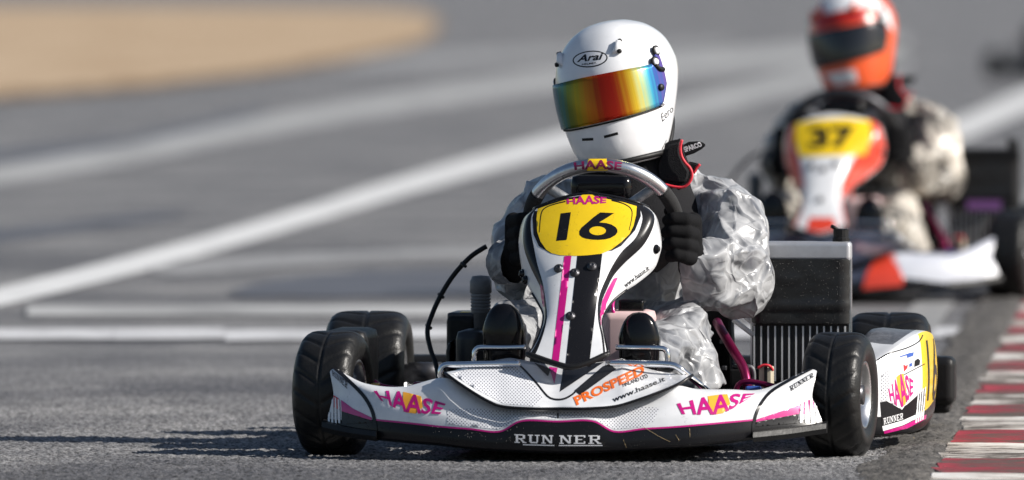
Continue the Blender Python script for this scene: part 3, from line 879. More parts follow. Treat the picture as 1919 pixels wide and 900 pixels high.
# wings
own(patch('seam', ribbon([(617, 681), (647, 708), (680, 740), (697, 768), (703, 793), (705, 820)], 6.5), Bb, .0030, BLACK, bumper, 3))
own(patch('seam', ribbon([(1531, 686), (1489, 708), (1450, 731), (1432, 748), (1419, 770), (1412, 795), (1412, 821)], 5.5), Bb, .0030, BLACK, bumper, 3))
own(patch('stripe', [(640, 750), (662, 766), (697, 783), (697, 788), (641, 771)], Bb, .0030, MAGENTA, bumper, 3))
own(patch('stripe', [(641, 771), (697, 788), (700, 792), (648, 795), (641, 790)], Bb, .0030, BLACK, bumper, 3))
own(patch('stripe', [(1418, 786), (1500, 759), (1497, 776), (1416, 791)], Bb, .0030, MAGENTA, bumper, 3))
own(patch('stripe', [(1416, 791), (1497, 776), (1495, 793), (1414, 800)], Bb, .0030, BLACK, bumper, 3))
for k in range(4):
    x = 1500 + k * 8.5
    own(patch('stripe', [(x, 756 - k * 5), (x + 4, 754 - k * 5), (x + 9 - k, 793), (x + 3 - k, 794)] if k == 9 else [(x, 757 - 4 * k), (x + 4.5, 755 - 4 * k), (x + 3 + 2 * k, 792), (x - 2 + 2 * k, 793)], Bb, .0044, PRINTW, bumper, 3))
    if k < 3: own(patch('stripe', [(x + 5, 755 - 4 * k), (x + 8, 754 - 4 * k), (x + 7.5, 776), (x + 4.5, 777)], Bb, .0030, MAGENTA, bumper, 3))
    x = 637 - k * 5.5
    own(patch('stripe', [(x - 3, 748 - 3 * k), (x, 750 - 3 * k), (x + 2 - k, 794), (x - 1.8 - k, 793)], Bb, .0044, PRINTW, bumper, 3))
own(patch('stripe', [(626, 741), (636, 748), (637, 768), (627, 764)], Bb, .0030, REDP, bumper, 3))
own(lettering('RUNNER', [(1479, 725), (1523, 699)], [(1482, 734), (1525, 707)], Bb, .0034, BLACK, bumper, serif=True, sub=.4))
own(lettering('RUNNER', [(622, 694), (652, 717)], [(624, 704), (651, 729)], Bb, .0034, BLACK, bumper, serif=True, sub=.4))
# lips under the wings
for pts in ([(604, 796, -.175), (650, 806, -.225), (706, 814, -.278)], [(1549, 799, -.175), (1480, 809, -.225), (1412, 816, -.276)]):
    P = spl([K(*p) for p in pts], 14)
    V = []
    for p in P:
        p = Vector(p)
        for (dy, dz) in ((.03, .010), (-.008, .006), (-.014, -.004), (-.006, -.014), (.03, -.014)): V.append(p + Vector((0, dy, dz)))
    Fc = gridfaces(14, 5, True) + [(0, 1, 2, 3, 4), (65, 66, 67, 68, 69)]
    make('wing_lip', V, Fc, BLACKP, kart, smooth=False)
# straw caught on the bumper
for pts in ([(1205, 800), (1235, 818), (1256, 828)], [(1266, 815), (1273, 826)], [(1168, 824), (1174, 839)], [(1292, 803), (1293, 820)]):
    own(patch('straw', ribbon(pts, .8, 10), Bb, .0025, STRAWM, bumper, 4))

# ---- nose panel
C = [
 ([(1000, 392), (980, 412), (972, 450), (975, 488), (984, 526), (1006, 564), (1017, 585), (1018, 602), (1011, 627), (1000, 650), (990, 664)], .110, .012),
 ([(1003, 390), (986, 409), (980, 440), (983, 470), (996, 505), (1011, 535), (1019, 560), (1021, 585), (1020, 603), (1013, 627), (1002, 650), (992, 665)], .046, .008),
 ([(1010, 387), (997, 403), (995, 430), (1000, 460), (1007, 495), (1017, 530), (1022, 560), (1025, 585), (1024, 603), (1018, 627), (1009, 652), (1001, 668)], .022, .004),
 ([(1055, 370), (1052, 440), (1046, 520), (1044, 600), (1036, 680)], .004, .001),
 ([(1103, 363), (1098, 440), (1085, 520), (1078, 600), (1070, 688)], 0, 0),
 ([(1152, 369), (1148, 430), (1122, 510), (1104, 590), (1104, 679)], .005, .001),
 ([(1192, 379), (1202, 399), (1203, 416), (1191, 446), (1166, 471), (1149, 496), (1136, 522), (1124, 551), (1120, 576), (1121, 602), (1127, 631), (1131, 667)], .022, .004),
 ([(1205, 384), (1221, 396), (1227, 410), (1221, 433), (1204, 462), (1172, 492), (1150, 517), (1137, 543), (1128, 565), (1125, 585), (1125, 605), (1131, 631), (1135, 666)], .044, .008),
 ([(1215, 388), (1232, 410), (1240, 454), (1236, 479), (1225, 505), (1196, 530), (1170, 547), (1149, 564), (1134, 585), (1128, 602), (1131, 627), (1137, 650), (1140, 663)], .108, .012)]
NR = 46
cl = []
for pts, d1, d0 in C:
    q = spl(pts, NR)
    cl.append([(x, y, -.245 + .255 * (688 - y) / 325 + d0 + (d1 - d0) * max(0, min(1, (640 - y) / 130))) for x, y in q])
V = []
dcols = []
for i in range(NR):
    row = cr([K(*cl[j][i]) for j in range(len(C))], 5)
    dcols.append(row)
ncn = len(dcols[0])
V = [p for r_ in dcols for p in r_]
fm = []
for i in range(NR - 1):
    for j in range(ncn - 1): fm.append(1 if (5 <= j < 10 or 30 <= j < 35) else 0)
nose = make('nose_panel', V, gridfaces(NR, ncn), None, kart, mats=[WHITE, BLACK], fmat=fm)
nose['label'] = 'white nose panel with black side bands'
md = nose.modifiers.new('thick', 'SOLIDIFY'); md.thickness = .004; md.offset = -1
bm = bmesh.new(); bm.from_mesh(nose.data); bmesh.ops.recalc_face_normals(bm, faces=bm.faces)
bm.faces.ensure_lookup_table()
if bm.faces[len(bm.faces) // 2].normal.y > 0: bmesh.ops.reverse_faces(bm, faces=bm.faces)
bm.to_mesh(nose.data); bm.free()
Bn = bvh_of(nose)
own(patch('number_plate_surround', [(1003, 391), (1055, 372), (1103, 365), (1150, 371), (1194, 381), (1200, 392), (1201, 405), (1190, 432), (1164, 461), (1147, 470), (1100, 474), (1032, 475), (1010, 462), (1000, 440), (998, 408)], Bn, .0010, BLACK, nose, 7))
plate = own(patch('number_plate', [(1007.7, 392), (1030, 384), (1060, 375), (1100, 371), (1136, 373), (1170, 380), (1193, 387), (1192, 404), (1187, 424), (1179.6, 439), (1164, 454), (1145.6, 468), (1127, 476), (1100, 479), (1079, 480), (1050, 479), (1034, 475), (1024, 468.5), (1013, 453), (1007, 435), (1005.5, 412)], Bn, .0016, YELLOW, nose, 7))
own(patch('digit', [(1051, 400.6), (1070, 398.3), (1062.4, 449), (1061, 450.6), (1042.6, 452)], Bn, .0022, BLACK, nose, 6))
six = [(1151, 400), (1124.8, 398.7), (1112, 408), (1100, 418.5), (1090, 427), (1085.5, 434), (1086, 441), (1091, 445.5), (1098, 448), (1110, 449.8), (1121, 450.3), (1134, 449.3), (1144, 446.8), (1153, 441.5), (1157, 436), (1157, 431), (1154, 426.5), (1146, 421.5), (1136, 418.6), (1123, 417.4), (1137, 409)]
own(patch('digit', six, Bn, .0022, BLACK, nose, 5))
own(patch('digit_hole', ell(1120, 433.3, 15.5, 8.2), Bn, .0028, YELLOW, nose, 5))
own(patch('stripe', ribbon([(1011, 436), (1013, 412), (1016, 397), (1024, 389), (1040, 383), (1060, 378)], (1.2, 2.4)), Bn, .0021, BLACK, nose, 4))
own(patch('stripe', ribbon([(1179, 432), (1184, 408), (1183, 393), (1172, 384), (1158, 379), (1146, 376)], (1.2, 2.6)), Bn, .0021, BLACK, nose, 4))
own(patch('stripe', [(1057.7, 480.5), (1071, 480), (1046.8, 683), (1034, 679)], Bn, .0012, MAGENTA, nose, 7))
own(patch('stripe', [(1082, 480), (1128.6, 476), (1105, 677), (1059.5, 686)], Bn, .0012, BLACK, nose, 7))
own(patch('stripe', [(1150, 522), (1158, 520), (1136, 570), (1131, 610), (1126, 612), (1124, 590), (1128, 565), (1138, 543)], Bn, .0012, MAGENTA, nose, 5))
own(patch('stripe', [(1013, 532), (1019, 540), (1021, 575), (1018, 575), (1014, 555)], Bn, .0012, MAGENTA, nose, 4))
own(patch('flame_print', ell(1101, 372, 15, 8), Bn, .0021, YELLOW, nose, 5))
own(lettering('HAASE', [(1062, 374), (1100, 367), (1137, 371)], [(1063, 383), (1100, 384), (1136, 381)], Bn, .0028, MAGENTA, nose, bold=.03))
own(lettering('www.haase.it', [(1168, 531), (1214, 497)], [(1172, 540), (1217, 506)], Bn, .0014, BLACK, nose, bold=.012))
rim_line = [Vector(dcols[-1][j]) for j in range(ncn)]
tube('nose_trim', [p + Vector((0, -.003, 0)) for p in rim_line], .0062, BLACKP, kart, 10)
tube('nose_top_edge', [Vector(p) for p in dcols[0]], .003, BLACK, kart, 8)
tube('nose_edge', [Vector(r_[-1]) for r_ in dcols[26:]], .0026, BLACK, kart, 8)
tube('nose_edge', [Vector(r_[0]) for r_ in dcols[26:]], .0026, BLACK, kart, 8)
def bolt(px, py, s=1.0, bv=Bn, m=STEEL, par=None):
    o, d = front_ray(px, py); loc, nor, i_, d_ = bv.ray_cast(o, d)
    if loc is None: return
    if nor.dot(d) > 0: nor = -nor
    q = nor.to_track_quat('Z', 'Y').to_matrix()
    pr = [(0, .0105 * s), (.003, .0105 * s), (.0032, .007 * s), (.0075, .0062 * s), (.0085, .004 * s), (.0072, .0025 * s), (.0072, .0001)]
    v, f = lathe_data(pr, 16, 'z')
    make('bolt', [loc + q @ Vector(x) for x in v], f, m, par or kart)
for b in ((1047, 504), (1077, 512), (1109, 500), (1069, 593)): bolt(*b, s=.95)
for b in ((1229, 467), (980, 513), (986, 525)): bolt(*b, s=.9, m=BLACKG)

# ---- steering wheel
SC = K(1131, 417, .27); su = Vector((1, 0, 0)); sv = Vector((0, -math.sin(R(38)), math.cos(R(38))))
SR = .1515
sw = tube('steering_wheel', torus_pts(SC, su, sv, SR, SR, 33, 151, 60), .0145, ALU, kart, 20)
GRIP = mat('black_grip', (0.016, 0.016, 0.017), 0.7, bump=0.8, bscale=700)
tube('grip', torus_pts(SC, su, sv, SR, SR, -50, 33.5, 40), .0155, GRIP, sw, 18)
tube('grip', torus_pts(SC, su, sv, SR, SR, 150.5, 232, 40), .0155, GRIP, sw, 18)
tube('rim_bottom', torus_pts(SC, su, sv, SR, SR, 232, 310, 30), .012, STEEL, sw, 14)
for a in (40, 140, 270):
    tube('spoke', [SC + su * .03 * math.cos(R(a)) + sv * .03 * math.sin(R(a)), SC + (su * math.cos(R(a)) + sv * math.sin(R(a))) * (SR - .01)], .011, CAST, sw, 10)
sn = su.cross(sv)
tube('wheel_hub', [SC + sn * .02, SC - sn * .05], .032, BLACKP, sw, 20)
tube('steering_column', [SC + sn * .01, K(1098, 800, -.12) + Vector((0, 0, .04))], .011, STEEL, kart, 10)
Bs = bvh_of(sw)
own(patch('flame_print', [(1102, 298), (1137, 298), (1139, 320), (1100, 320)], Bs, .0008, YELLOW, sw, 4))
own(lettering('HAASE', [(1075, 305), (1120, 300), (1166, 305)], [(1077, 319), (1120, 317), (1164, 319)], Bs, .0016, mat('dark_magenta', (.22, .01, .07), .35), sw, bold=.03))
disp = kbox('dash_display', 1068, 328, 1183, 378, .345, .04, BLACKG, kart, .018)

# ---- side pods
POD = [(.47, .195, .040, .150), (.53, .215, .036, .165), (.585, .255, .034, .192), (.635, .320, .035, .224), (.660, .380, .038, .240), (.670, .46, .042, .245), (.673, .60, .050, .240), (.671, .76, .060, .228), (.655, .85, .066, .215), (.60, .885, .07, .205)]
def pod(sgn, outer):
    sc = outer / .673
    P = cr(POD, 6); n = len(P); G = []
    for i, (x, y, z0, z1) in enumerate(P):
        a, b = P[max(i - 1, 0)], P[min(i + 1, n - 1)]
        t = Vector((b[0] - a[0], b[1] - a[1])).normalized(); nx, ny = t.y, -t.x
        row = []
        for (o, zz) in ((-.05, z0 + .002), (-.012, z0), (-.002, z0 + .012), (0, z0 + .04), (.004, (z0 + z1) / 2), (.001, z1 - .035), (-.004, z1 - .008), (-.012, z1), (-.055, z1 + .002), (-.11, z1 + .004), (-.13, z1 - .03)):
            row.append((x * sgn * (sc if True else 1) + nx * o * sgn, y + ny * o, zz))
        G.append(cr(row, 3))
    nr_, nc_ = n, len(G[0])
    V = [p for g in G for p in g]
    Fc = gridfaces(nr_, nc_)
    if sgn < 0: Fc = [f[::-1] for f in Fc]
    fm = []
    for i in range(nr_ - 1):
        for j in range(nc_ - 1):
            if j < 9: k = 2
            elif j >= 22 and i >= 17: k = 3
            elif i < 11: k = 2
            elif i >= 25 and j < 20: k = 1
            else: k = 0
            fm.append(k)
    return make('side_pod', V, Fc, None, kart, mats=[WHITE, YELLOW, BLACK, mat('wet_grey_deck', (.16, .165, .18), .3, var=.4, vscale=60, bump=.3, bscale=120)], fmat=fm)
podR = pod(1, .673)
podL = kbox('side_pod', 598, 619, 686, 780, .20, .26, BLACKP, kart, .022); podL['label'] = 'black side pod'
podR['label'] = 'white side pod with yellow number panel'
Bp = bvh_of(podR)
own(patch('stripe', [(1649, 754), (1665, 751), (1690, 764), (1700, 758), (1735, 727), (1733, 766), (1690, 788), (1653, 799)], Bp, .0010, BLACK, podR, 6))
own(patch('stripe', [(1653, 799), (1692, 788), (1732, 770), (1731, 778), (1692, 797), (1655, 808)], Bp, .0011, PRINTW, podR, 6))
own(patch('stripe', [(1656, 808), (1692, 798), (1731, 779), (1736, 777), (1735, 785), (1700, 803), (1657, 813)], Bp, .0014, MAGENTA, podR, 6))
for k in range(4):
    x = 1714 + 4.2 * k
    own(patch('stripe', [(x + 6, 734 - 2.5 * k), (x + 8.3, 732 - 2.5 * k), (x + 3.5, 792 - 2 * k), (x + .8, 793 - 2 * k)], Bp, .0018, PRINTW, podR, 5))
own(patch('halftone', [(1652, 700), (1664, 690), (1668, 725), (1664, 750), (1650, 753)], Bp, .0010, HALFTONE, podR, 5))
own(patch('white_backing', [(1662, 752), (1664, 728), (1686, 697), (1712, 712), (1711, 738), (1690, 768)], Bp, .0014, PRINTW, podR, 5))
haase([(1664, 729), (1688, 700), (1711, 713)], [(1668, 752), (1689, 764), (1710, 738)], Bp, podR, .002)
own(lettering('RUNNER', [(1655, 784), (1692, 774)], [(1656, 796), (1692, 786)], Bp, .0018, PRINTW, podR, serif=True, sub=.4))
own(patch('seam', ribbon([(1693, 703), (1712, 693), (1733, 682)], 1.6, 8), Bp, .0014, BLACK, podR, 5))
own(patch('seam', ribbon([(1643, 676), (1665, 663), (1700, 652), (1722, 640), (1729, 628)], 2.2, 16), Bp, .0014, BLACK, podR, 5))
own(patch('logo', [(1686, 668), (1706, 661), (1706, 664), (1686, 670)], Bp, .0014, BLUEP, podR, 5))
own(patch('logo', [(1699, 664), (1712, 660), (1711, 667), (1700, 671)], Bp, .0016, BLUEP, podR, 5))
own(patch('logo', [(1693, 683), (1697, 686), (1701, 683), (1700, 690), (1694, 697)], Bp, .0014, REDP, podR, 4))
own(patch('logo', [(1704, 682), (1709, 680), (1709, 686), (1704, 688)], Bp, .0014, BLUEP, podR, 4))
own(patch('logo', [(1714, 676), (1720, 672), (1724, 676), (1723, 684), (1713, 688)], Bp, .0014, BLACKP, podR, 4))
own(patch('digit', [(.455, .10), (.485, .10), (.485, .225), (.455, .225)], Bp, .0016, BLACK, podR, .02, rayf=side_ray))
def ring(cx, cy, rx, ry, rx2, ry2): return None
own(patch('digit', [(.70, .222), (.66, .222), (.60, .175), (.575, .14), (.585, .11), (.62, .095), (.67, .095), (.705, .115), (.71, .145), (.69, .165), (.645, .17)], Bp, .0016, BLACK, podR, .02, rayf=side_ray))
own(patch('digit_hole', ell(.645, .131, .028, .018), Bp, .0022, YELLOW, podR, .01, rayf=side_ray))

# ---- radiator
a, b = K(1410, 712, .60), K(1591, 488, .60)
rx0, rx1, rz0, rz1 = a.x, b.x, a.z, b.z
core = box('radiator', ((rx0 + rx1) / 2, .62, (rz0 + rz1) / 2), (rx1 - rx0, .035, rz1 - rz0), FINS, kart, .003)
nt_ = 14
for k in range(nt_):
    x = rx0 + .004 + (rx1 - rx0 - .012) * k / (nt_ - 1)
    box('cooling_tube', (x, .6, rz0 + .055), (.0032, .012, .115), mat('bright_tube_metal', (.72, .73, .75), .35, metal=.3), core, 0)
for x in (rx0 - .002, rx1 + .002): box('side_plate', (x, .62, (rz0 + rz1) / 2), (.004, .042, rz1 - rz0 + .004), ALU, core, 0)
kt = K(1455, 453, .60)
tank = box('top_tank', ((rx0 + rx1) / 2, .622, rz1 + .018), (rx1 - rx0 + .008, .055, .042), mat('tank_aluminium', (.62, .63, .66), .42, metal=.7, var=.15, vscale=30), core, .010, seg=3)
tp_a, tp_b = K(1408, 606, .598), K(1593, 486, .598)
V = []; ny_, nx_ = 16, 18
for i in range(ny_):
    for j in range(nx_):
        u, v = j / (nx_ - 1), i / (ny_ - 1)
        V.append((tp_a.x + (tp_b.x - tp_a.x) * u, .588 - .004 * abs(noise.noise(Vector((u * 4, v * 5, 8)))) - .004 * math.exp(-((v - .27 - .02 * u) / .04) ** 2) + (.012 if j in (0, nx_ - 1) else 0), tp_a.z + (tp_b.z - tp_a.z) * v))
make('tape_cover', V, gridfaces(ny_, nx_), TAPE, core)
c = K(1576, 452, .62)
v, f = lathe_data([(-.004, .018), (.006, .018), (.008, .016), (.024, .016), (.026, .012), (.026, .0001)], 14, 'z')
make('filler_cap', [Vector(x) + Vector((c.x, .62, c.z)) for x in v], f, BLACKP, core, smooth=False)
tube('overflow_pipe', [K(1576, 436, .62), K(1566, 428, .615), K(1558, 424, .61)], .004, BLACKP, core, 8)
for (p, q) in (((1375, 600), (1412, 628)), ((1392, 590), (1414, 608))): tube('radiator_bracket', [K(*p, .62), K(*q, .60)], .0055, PRINTW, core, 8)

# ---- engine, airbox, fuel tank, battery, seat, frame
eng = kbox('engine_block', 836, 592, 893, 712, .72, .22, BLACKP, kart, .012)
kbox('engine_top', 838, 586, 890, 600, .73, .18, STEEL, eng, .005)
kbox('warning_label', 862, 585, 880, 589, .74, .05, YELLOW, eng, 0)
kbox('engine_cover', 852, 618, 908, 708, .56, .12, mat('dark_grey_cover', (.035, .036, .038), .35, var=.3, vscale=20), eng, .022)
kbox('clutch_guard', 834, 640, 860, 712, .60, .10, BLACKP, eng, .02)
c0 = K(901, 600, .66); c1 = K(901, 520, .66)
hgt = c1.z - c0.z
pr = [(-.02, .001), (-.02, .014), (.012, .015), (.014, .019), (.018, .020)]
for k in range(5): pr += [(.020 + .007 * k, .0195), (.022 + .007 * k, .0215), (.025 + .007 * k, .0215), (.0265 + .007 * k, .0195)]
pr += [(.056, .0205), (.058, .023), (.082, .023), (.085, .021), (.092, .018), (.094, .001)]
v, f = lathe_data(pr, 28, 'z')
make('air_intake', [Vector(x) + c0 for x in v], f, GREYP, eng)
tube('ignition_cable', [K(912, 462, .62), K(903, 467, .62), K(880, 483, .62), K(850, 516, .62), K(826, 554, .61), K(808, 594, .6), K(801, 622, .58), K(807, 655, .56), K(816, 680, .54), K(821, 705, .52), K(823, 730, .5)], .0052, BLACKP, kart, 8, 60)
for (px, py) in ((868, 496), (826, 554), (803, 612)): tube('cable_tie', [K(px - 4, py - 3, .615), K(px + 5, py + 4, .605)], .0035, BLACKP, kart, 6)
fuel = kbox('fuel_tank', 1128, 584, 1216, 720, .12, .22, PINKT, kart, .018)
kbox('tank_cap', 1158, 562, 1206, 586, .16, .06, BLACKG, fuel, .006)
tube('fuel_hose', [K(1150, 590, .13), K(1148, 570, .14), K(1156, 548, .18), K(1175, 535, .25)], .004, MAGENTA, fuel, 8, 16)
bat = kbox('battery', 1368, 692, 1428, 735, .42, .06, BLACKP, kart, .004)
kbox('battery_side', 1422, 688, 1446, 735, .405, .07, CREAM, bat, .003)
kbox('battery_strap', 1432, 684, 1438, 735, .40, .08, BLACKP, bat, .001)
kbox('terminal', 1372, 684, 1408, 694, .425, .03, BLACKG, bat, .003)
tube('hose', [K(1397, 728, .40), K(1398, 700, .395), K(1404, 688, .395), K(1411, 692, .395), K(1413, 710, .40), K(1410, 728, .40)], .0045, GREYP, kart, 8, 20)
tube('terminal_lead', [K(1420, 690, .40), K(1430, 685, .40), K(1442, 686, .40), K(1448, 694, .41)], .003, RED_TRIM, bat, 8, 14)
tube('seat_stay', [K(1344, 604, .55), K(1352, 620, .50), K(1376, 660, .42), K(1394, 692, .38), K(1402, 730, .36)], .010, DMAG, kart, 12, 20)
for (px, py) in ((1352, 640), (1356, 690)): kbox('stay_bolt', px - 4, py - 4, px + 5, py + 5, .48, .02, STEEL, kart, .002)
tube('tie_rod', [K(1378, 735, .10), K(1386, 719, .10), K(1404, 715, .10), K(1426, 719, .10), K(1500, 735, .08)], .006, DMAG, kart, 10, 20)
kbox('ball_joint', 1396, 724, 1425, 738, .09, .03, BLUEP, kart, .005)
tube('tie_rod', [K(800, 735, .10), K(722, 726, .10), K(700, 716, .10), K(676, 716, .09), K(660, 728, .08)], .006, DMAG, kart, 10, 20)
kbox('ball_joint', 773, 716, 806, 735, .12, .03, DMAG, kart, .006)
kbox('lock_nut', 694, 718, 711, 732, .06, .02, GOLD, kart, .003)
for s in (-1, 1):
    tube('stub_axle', [(s * .36, .02, .12), (s * .50, 0, .128)], .012, STEEL, kart, 10)
    tube('frame_rail', [(s * .20, -.30, .055), (s * .28, -.05, .055), (s * .36, .05, .06), (s * .30, .22, .055), (s * .33, .6, .055), (s * .31, 1.05, .07)], .015, mat('magenta_frame', (.22, .01, .09), .3, metal=.5), kart, 10, 40)
    tube('bearing_carrier', [(s * .30, 1.05, .06), (s * .30, 1.05, .16)], .02, STEEL, kart, 12)
    tube('rear_hub', [(s * .40, 1.05, .1335), (s * .47, 1.05, .1335)], .024, STEEL, kart, 16)
tube('rear_axle', [(-.5, 1.05, .1335), (.5, 1.05, .1335)], .02, STEEL, kart, 14)
box('floor_tray', (0, .12, .042), (.54, .86, .004), BLACKP, kart, 0)
tube('front_tube', [K(826, 712, -.20), K(826, 694, -.20), K(834, 685, -.20), K(860, 684, -.20), K(940, 682, -.20), K(975, 682, -.20)], .0066, CHROME, kart, 12, 30)
tube('front_tube', [K(1135, 681, -.20), K(1180, 681, -.20), K(1250, 683, -.20), K(1268, 687, -.20), K(1282, 698, -.195), K(1325, 732, -.15), K(1340, 745, -.1)], .0066, CHROME, kart, 12, 30)
tube('pedal', [K(889, 690, -.115), K(889, 664, -.115), K(893, 655, -.115), K(903, 652, -.115), K(950, 652, -.115), K(985, 651, -.115)], .0058, CHROME, kart, 12, 30)
tube('pedal', [K(1154, 651, -.115), K(1200, 652, -.115), K(1238, 653, -.115), K(1248, 657, -.115), K(1251, 666, -.115), K(1251, 690, -.115)], .0058, CHROME, kart, 12, 30)
# rear bumper
bm_ = box('rear_bumper', (.03, 1.33, .112), (1.30, .10, .105), BLACKP, kart, .02, seg=3)
box('bumper_step', (.03, 1.335, .06), (1.28, .09, .035), BLACKP, bm_, .012)
# seat shell round the driver
V = []
for i in range(14):
    v = i / 13
    for j in range(17):
        a = R(-100 + 200 * j / 16)
        w = .20 - .02 * v; d = .19
        V.append((.06 + w * math.sin(a), .60 + d * math.cos(a) + .12 * v, .07 + .40 * v * (0.55 + .45 * math.cos(a / 1.3))))
seat = make('seat', V, gridfaces(14, 17), BLACKP, kart)
md = seat.modifiers.new('thick', 'SOLIDIFY'); md.thickness = .006

# ================================================================== DRIVER
def c_(p0, r0, p1, r1): return (K(*p0), r0, K(*p1), r1)
body_parts = [
 c_((1175, 640, .66), .15, (1170, 540, .66), .14), c_((1170, 540, .66), .14, (1165, 430, .62), .13),
 c_((1050, 395, .60), .075, (1290, 385, .58), .085), c_((1165, 430, .62), .12, (1182, 360, .58), .075),
 c_((1182, 360, .58), .06, (1188, 315, .55), .055),
 # left-hand (in view) arm
 c_((1030, 395, .60), .078, (985, 440, .56), .074), c_((985, 440, .56), .074, (973, 515, .48), .070), c_((973, 515, .48), .068, (966, 478, .34), .046),
 # right-hand (in view) arm, sleeve hanging baggy at the elbow
 c_((1318, 385, .57), .072, (1368, 415, .52), .082), c_((1368, 415, .52), .082, (1386, 495, .46), .080), c_((1386, 495, .46), .080, (1388, 540, .45), .070),
 c_((1386, 500, .45), .072, (1335, 490, .36), .060), c_((1335, 490, .36), .058, (1304, 487, .31), .042), c_((1388, 540, .45), .066, (1330, 530, .38), .060), c_((1330, 530, .38), .055, (1300, 505, .32), .040),
 # thighs, knees and shins
 c_((1200, 650, .62), .10, (1284, 628, .28), .062), c_((1284, 628, .28), .064, (1215, 672, -.005), .046), c_((1284, 640, .27), .060, (1312, 690, .20), .050), c_((1290, 700, .18), .052, (1318, 712, .17), .040),
 c_((1120, 650, .62), .10, (975, 605, .28), .062), c_((975, 605, .28), .062, (948, 672, -.005), .046)]
def jolt(me, seed, normal, tangent):
    """shift every corner of the sheet a little, so that flat facets meet in sharp folds"""
    r_ = random.Random(seed)
    for v, n in [(v, v.normal.copy()) for v in me.vertices]:
        t = Vector((r_.gauss(0, 1), r_.gauss(0, 1), r_.gauss(0, 1))); t -= n * t.dot(n)
        v.co = v.co + n * max(-1.5 * normal, min(1.5 * normal, r_.gauss(0, normal))) + t * tangent
    me.update()

def facet(me, count):
    o = bpy.data.objects.new('t', me); COL.objects.link(o)
    md = o.modifiers.new('d', 'DECIMATE'); md.ratio = count / max(1, 2 * len(me.polygons))
    out = bpy.data.meshes.new_from_object(o.evaluated_get(bpy.context.evaluated_depsgraph_get()))
    bpy.data.objects.remove(o); bpy.data.meshes.remove(me)
    return out

def subdivide(me, levels=1, kind='CATMULL_CLARK'):
    o = bpy.data.objects.new('t', me); COL.objects.link(o)
    md = o.modifiers.new('s', 'SUBSURF'); md.levels = levels; md.subdivision_type = kind; md.render_levels = levels
    out = bpy.data.meshes.new_from_object(o.evaluated_get(bpy.context.evaluated_depsgraph_get()))
    bpy.data.objects.remove(o); bpy.data.meshes.remove(me)
    return out
body_parts = [(a, r0 * .96, b, r1 * .96) for a, r0, b, r1 in body_parts]
bme = capsules(body_parts, .012, 8, .5)
jolt(bme, 4, .004, .003)
bme = facet(bme, 1250)
jolt(bme, 5, .0070, .008)
bme = subdivide(bme, 1, 'SIMPLE')
jolt(bme, 6, .0036, .005)
bme = subdivide(bme, 1, 'SIMPLE')
jolt(bme, 7, .0012, .0012)
bme = subdivide(bme, 1)
print('suit faces', len(bme.polygons))
body = put_mesh('body', bme, SUIT, person)
body['label'] = 'crumpled translucent rain suit'

# gloves
def hand(mx):
    X = (lambda x: x) if mx > 0 else (lambda x: 2 * 1131 - x)
    P = []
    for k, y in enumerate((411, 434, 457, 479)):
        ln = (0, 3, 1, -5)[k]
        a, b, c, d = K(X(1298 + ln * .3 - k * 1.0), y + 5, .285), K(X(1283 + ln), y + 1 + (0, 1, 0, -2)[k], .243), K(X(1262 - ln), y - 1, .234), K(X(1251 - ln), y + 2, .258)
        P += [(a, .0162, b, .0158), (b, .0156, c, .0142), (c, .0142, d, .0122)]
    P += [(K(X(1299), 415, .30), .019, K(X(1297), 478, .305), .022), (K(X(1288), 425, .315), .018, K(X(1288), 470, .318), .022)]
    P += [(K(X(1290), 430, .318), .016, K(X(1272), 404, .302), .0135), (K(X(1272), 404, .302), .0135, K(X(1254), 396, .285), .0115)]
    P += [(K(X(1296), 474, .31), .029, K(X(1300), 500, .335), .033)]
    return capsules(P, .0024, 3, .5)
GLOVE = mat('black_knit_glove', (0.008, 0.008, 0.009), 0.85, bump=0.4, bscale=500, spec=0.12)
for s in (1, -1):
    put_mesh('glove', hand(s), GLOVE, person)
# ruffled cuffs at the wrists
for X in (lambda x: x, lambda x: 2 * 1131 - x):
    A, B = K(X(1296), 492, .322), K(X(1322), 492, .35)
    V = []; ax = (B - A).normalized(); u = ax.cross(Vector((0, 0, 1))).normalized(); w = ax.cross(u)
    for i in range(7):
        for j in range(40):
            t = 2 * math.pi * j / 40; r_ = .043 + .004 * math.sin(i * 2.2) + .004 * noise.noise(Vector((math.cos(t) * 4, math.sin(t) * 4, i * .8)))
            V.append(A + (B - A) * (i / 6) + (u * math.cos(t) + w * math.sin(t)) * r_)
    make('cuff', V, gridfaces(7, 40, True), SUIT, person)

# shoes: sole towards the camera, toes up
def shoe(cx, top, wpx, base_y, l0):
    V = []; ns, na = 22, 28
    tz, bz = K(cx, top, l0).z, K(cx, base_y, l0).z
    x0 = K(cx, 640, l0).x; hw = wpx / 2 / 922
    L = tz - bz
    out = []
    for i in range(na):       # outline of the sole, closed
        t = 2 * math.pi * i / na; s, c = math.sin(t), math.cos(t)
        v = .5 + .5 * s
        wv = (1 - .22 * (1 - v)) if v < .62 else 1
        out.append((x0 + hw * wv * np.sign(c) * abs(c) ** .8, bz + L * v))
    cxm = x0; czm = bz + L * .5
    layers = [(-.016, .30), (-.014, .55), (-.010, .76), (-.005, .92), (.004, 1.0), (.016, 1.0), (.020, .955), (.024, .97), (.05, .98), (.085, .88), (.11, .62), (.122, .25)]
    for d, s in layers:
        for (x, z) in out:
            vv = (z - bz) / L
            V.append((cxm + (x - cxm) * s, l0 + d * (1.15 - .35 * vv) + .012 * (1 - vv), czm + (z - czm) * s))
    Fc = gridfaces(len(layers), na, True); Fc.append(tuple(range(na))[::-1]); Fc.append(tuple(range((len(layers) - 1) * na, len(layers) * na)))
    return make('shoe', V, Fc, BLACKG, person)
shoe(943, 569, 86, 745, -.10); shoe(1197, 585, 84, 755, -.10)

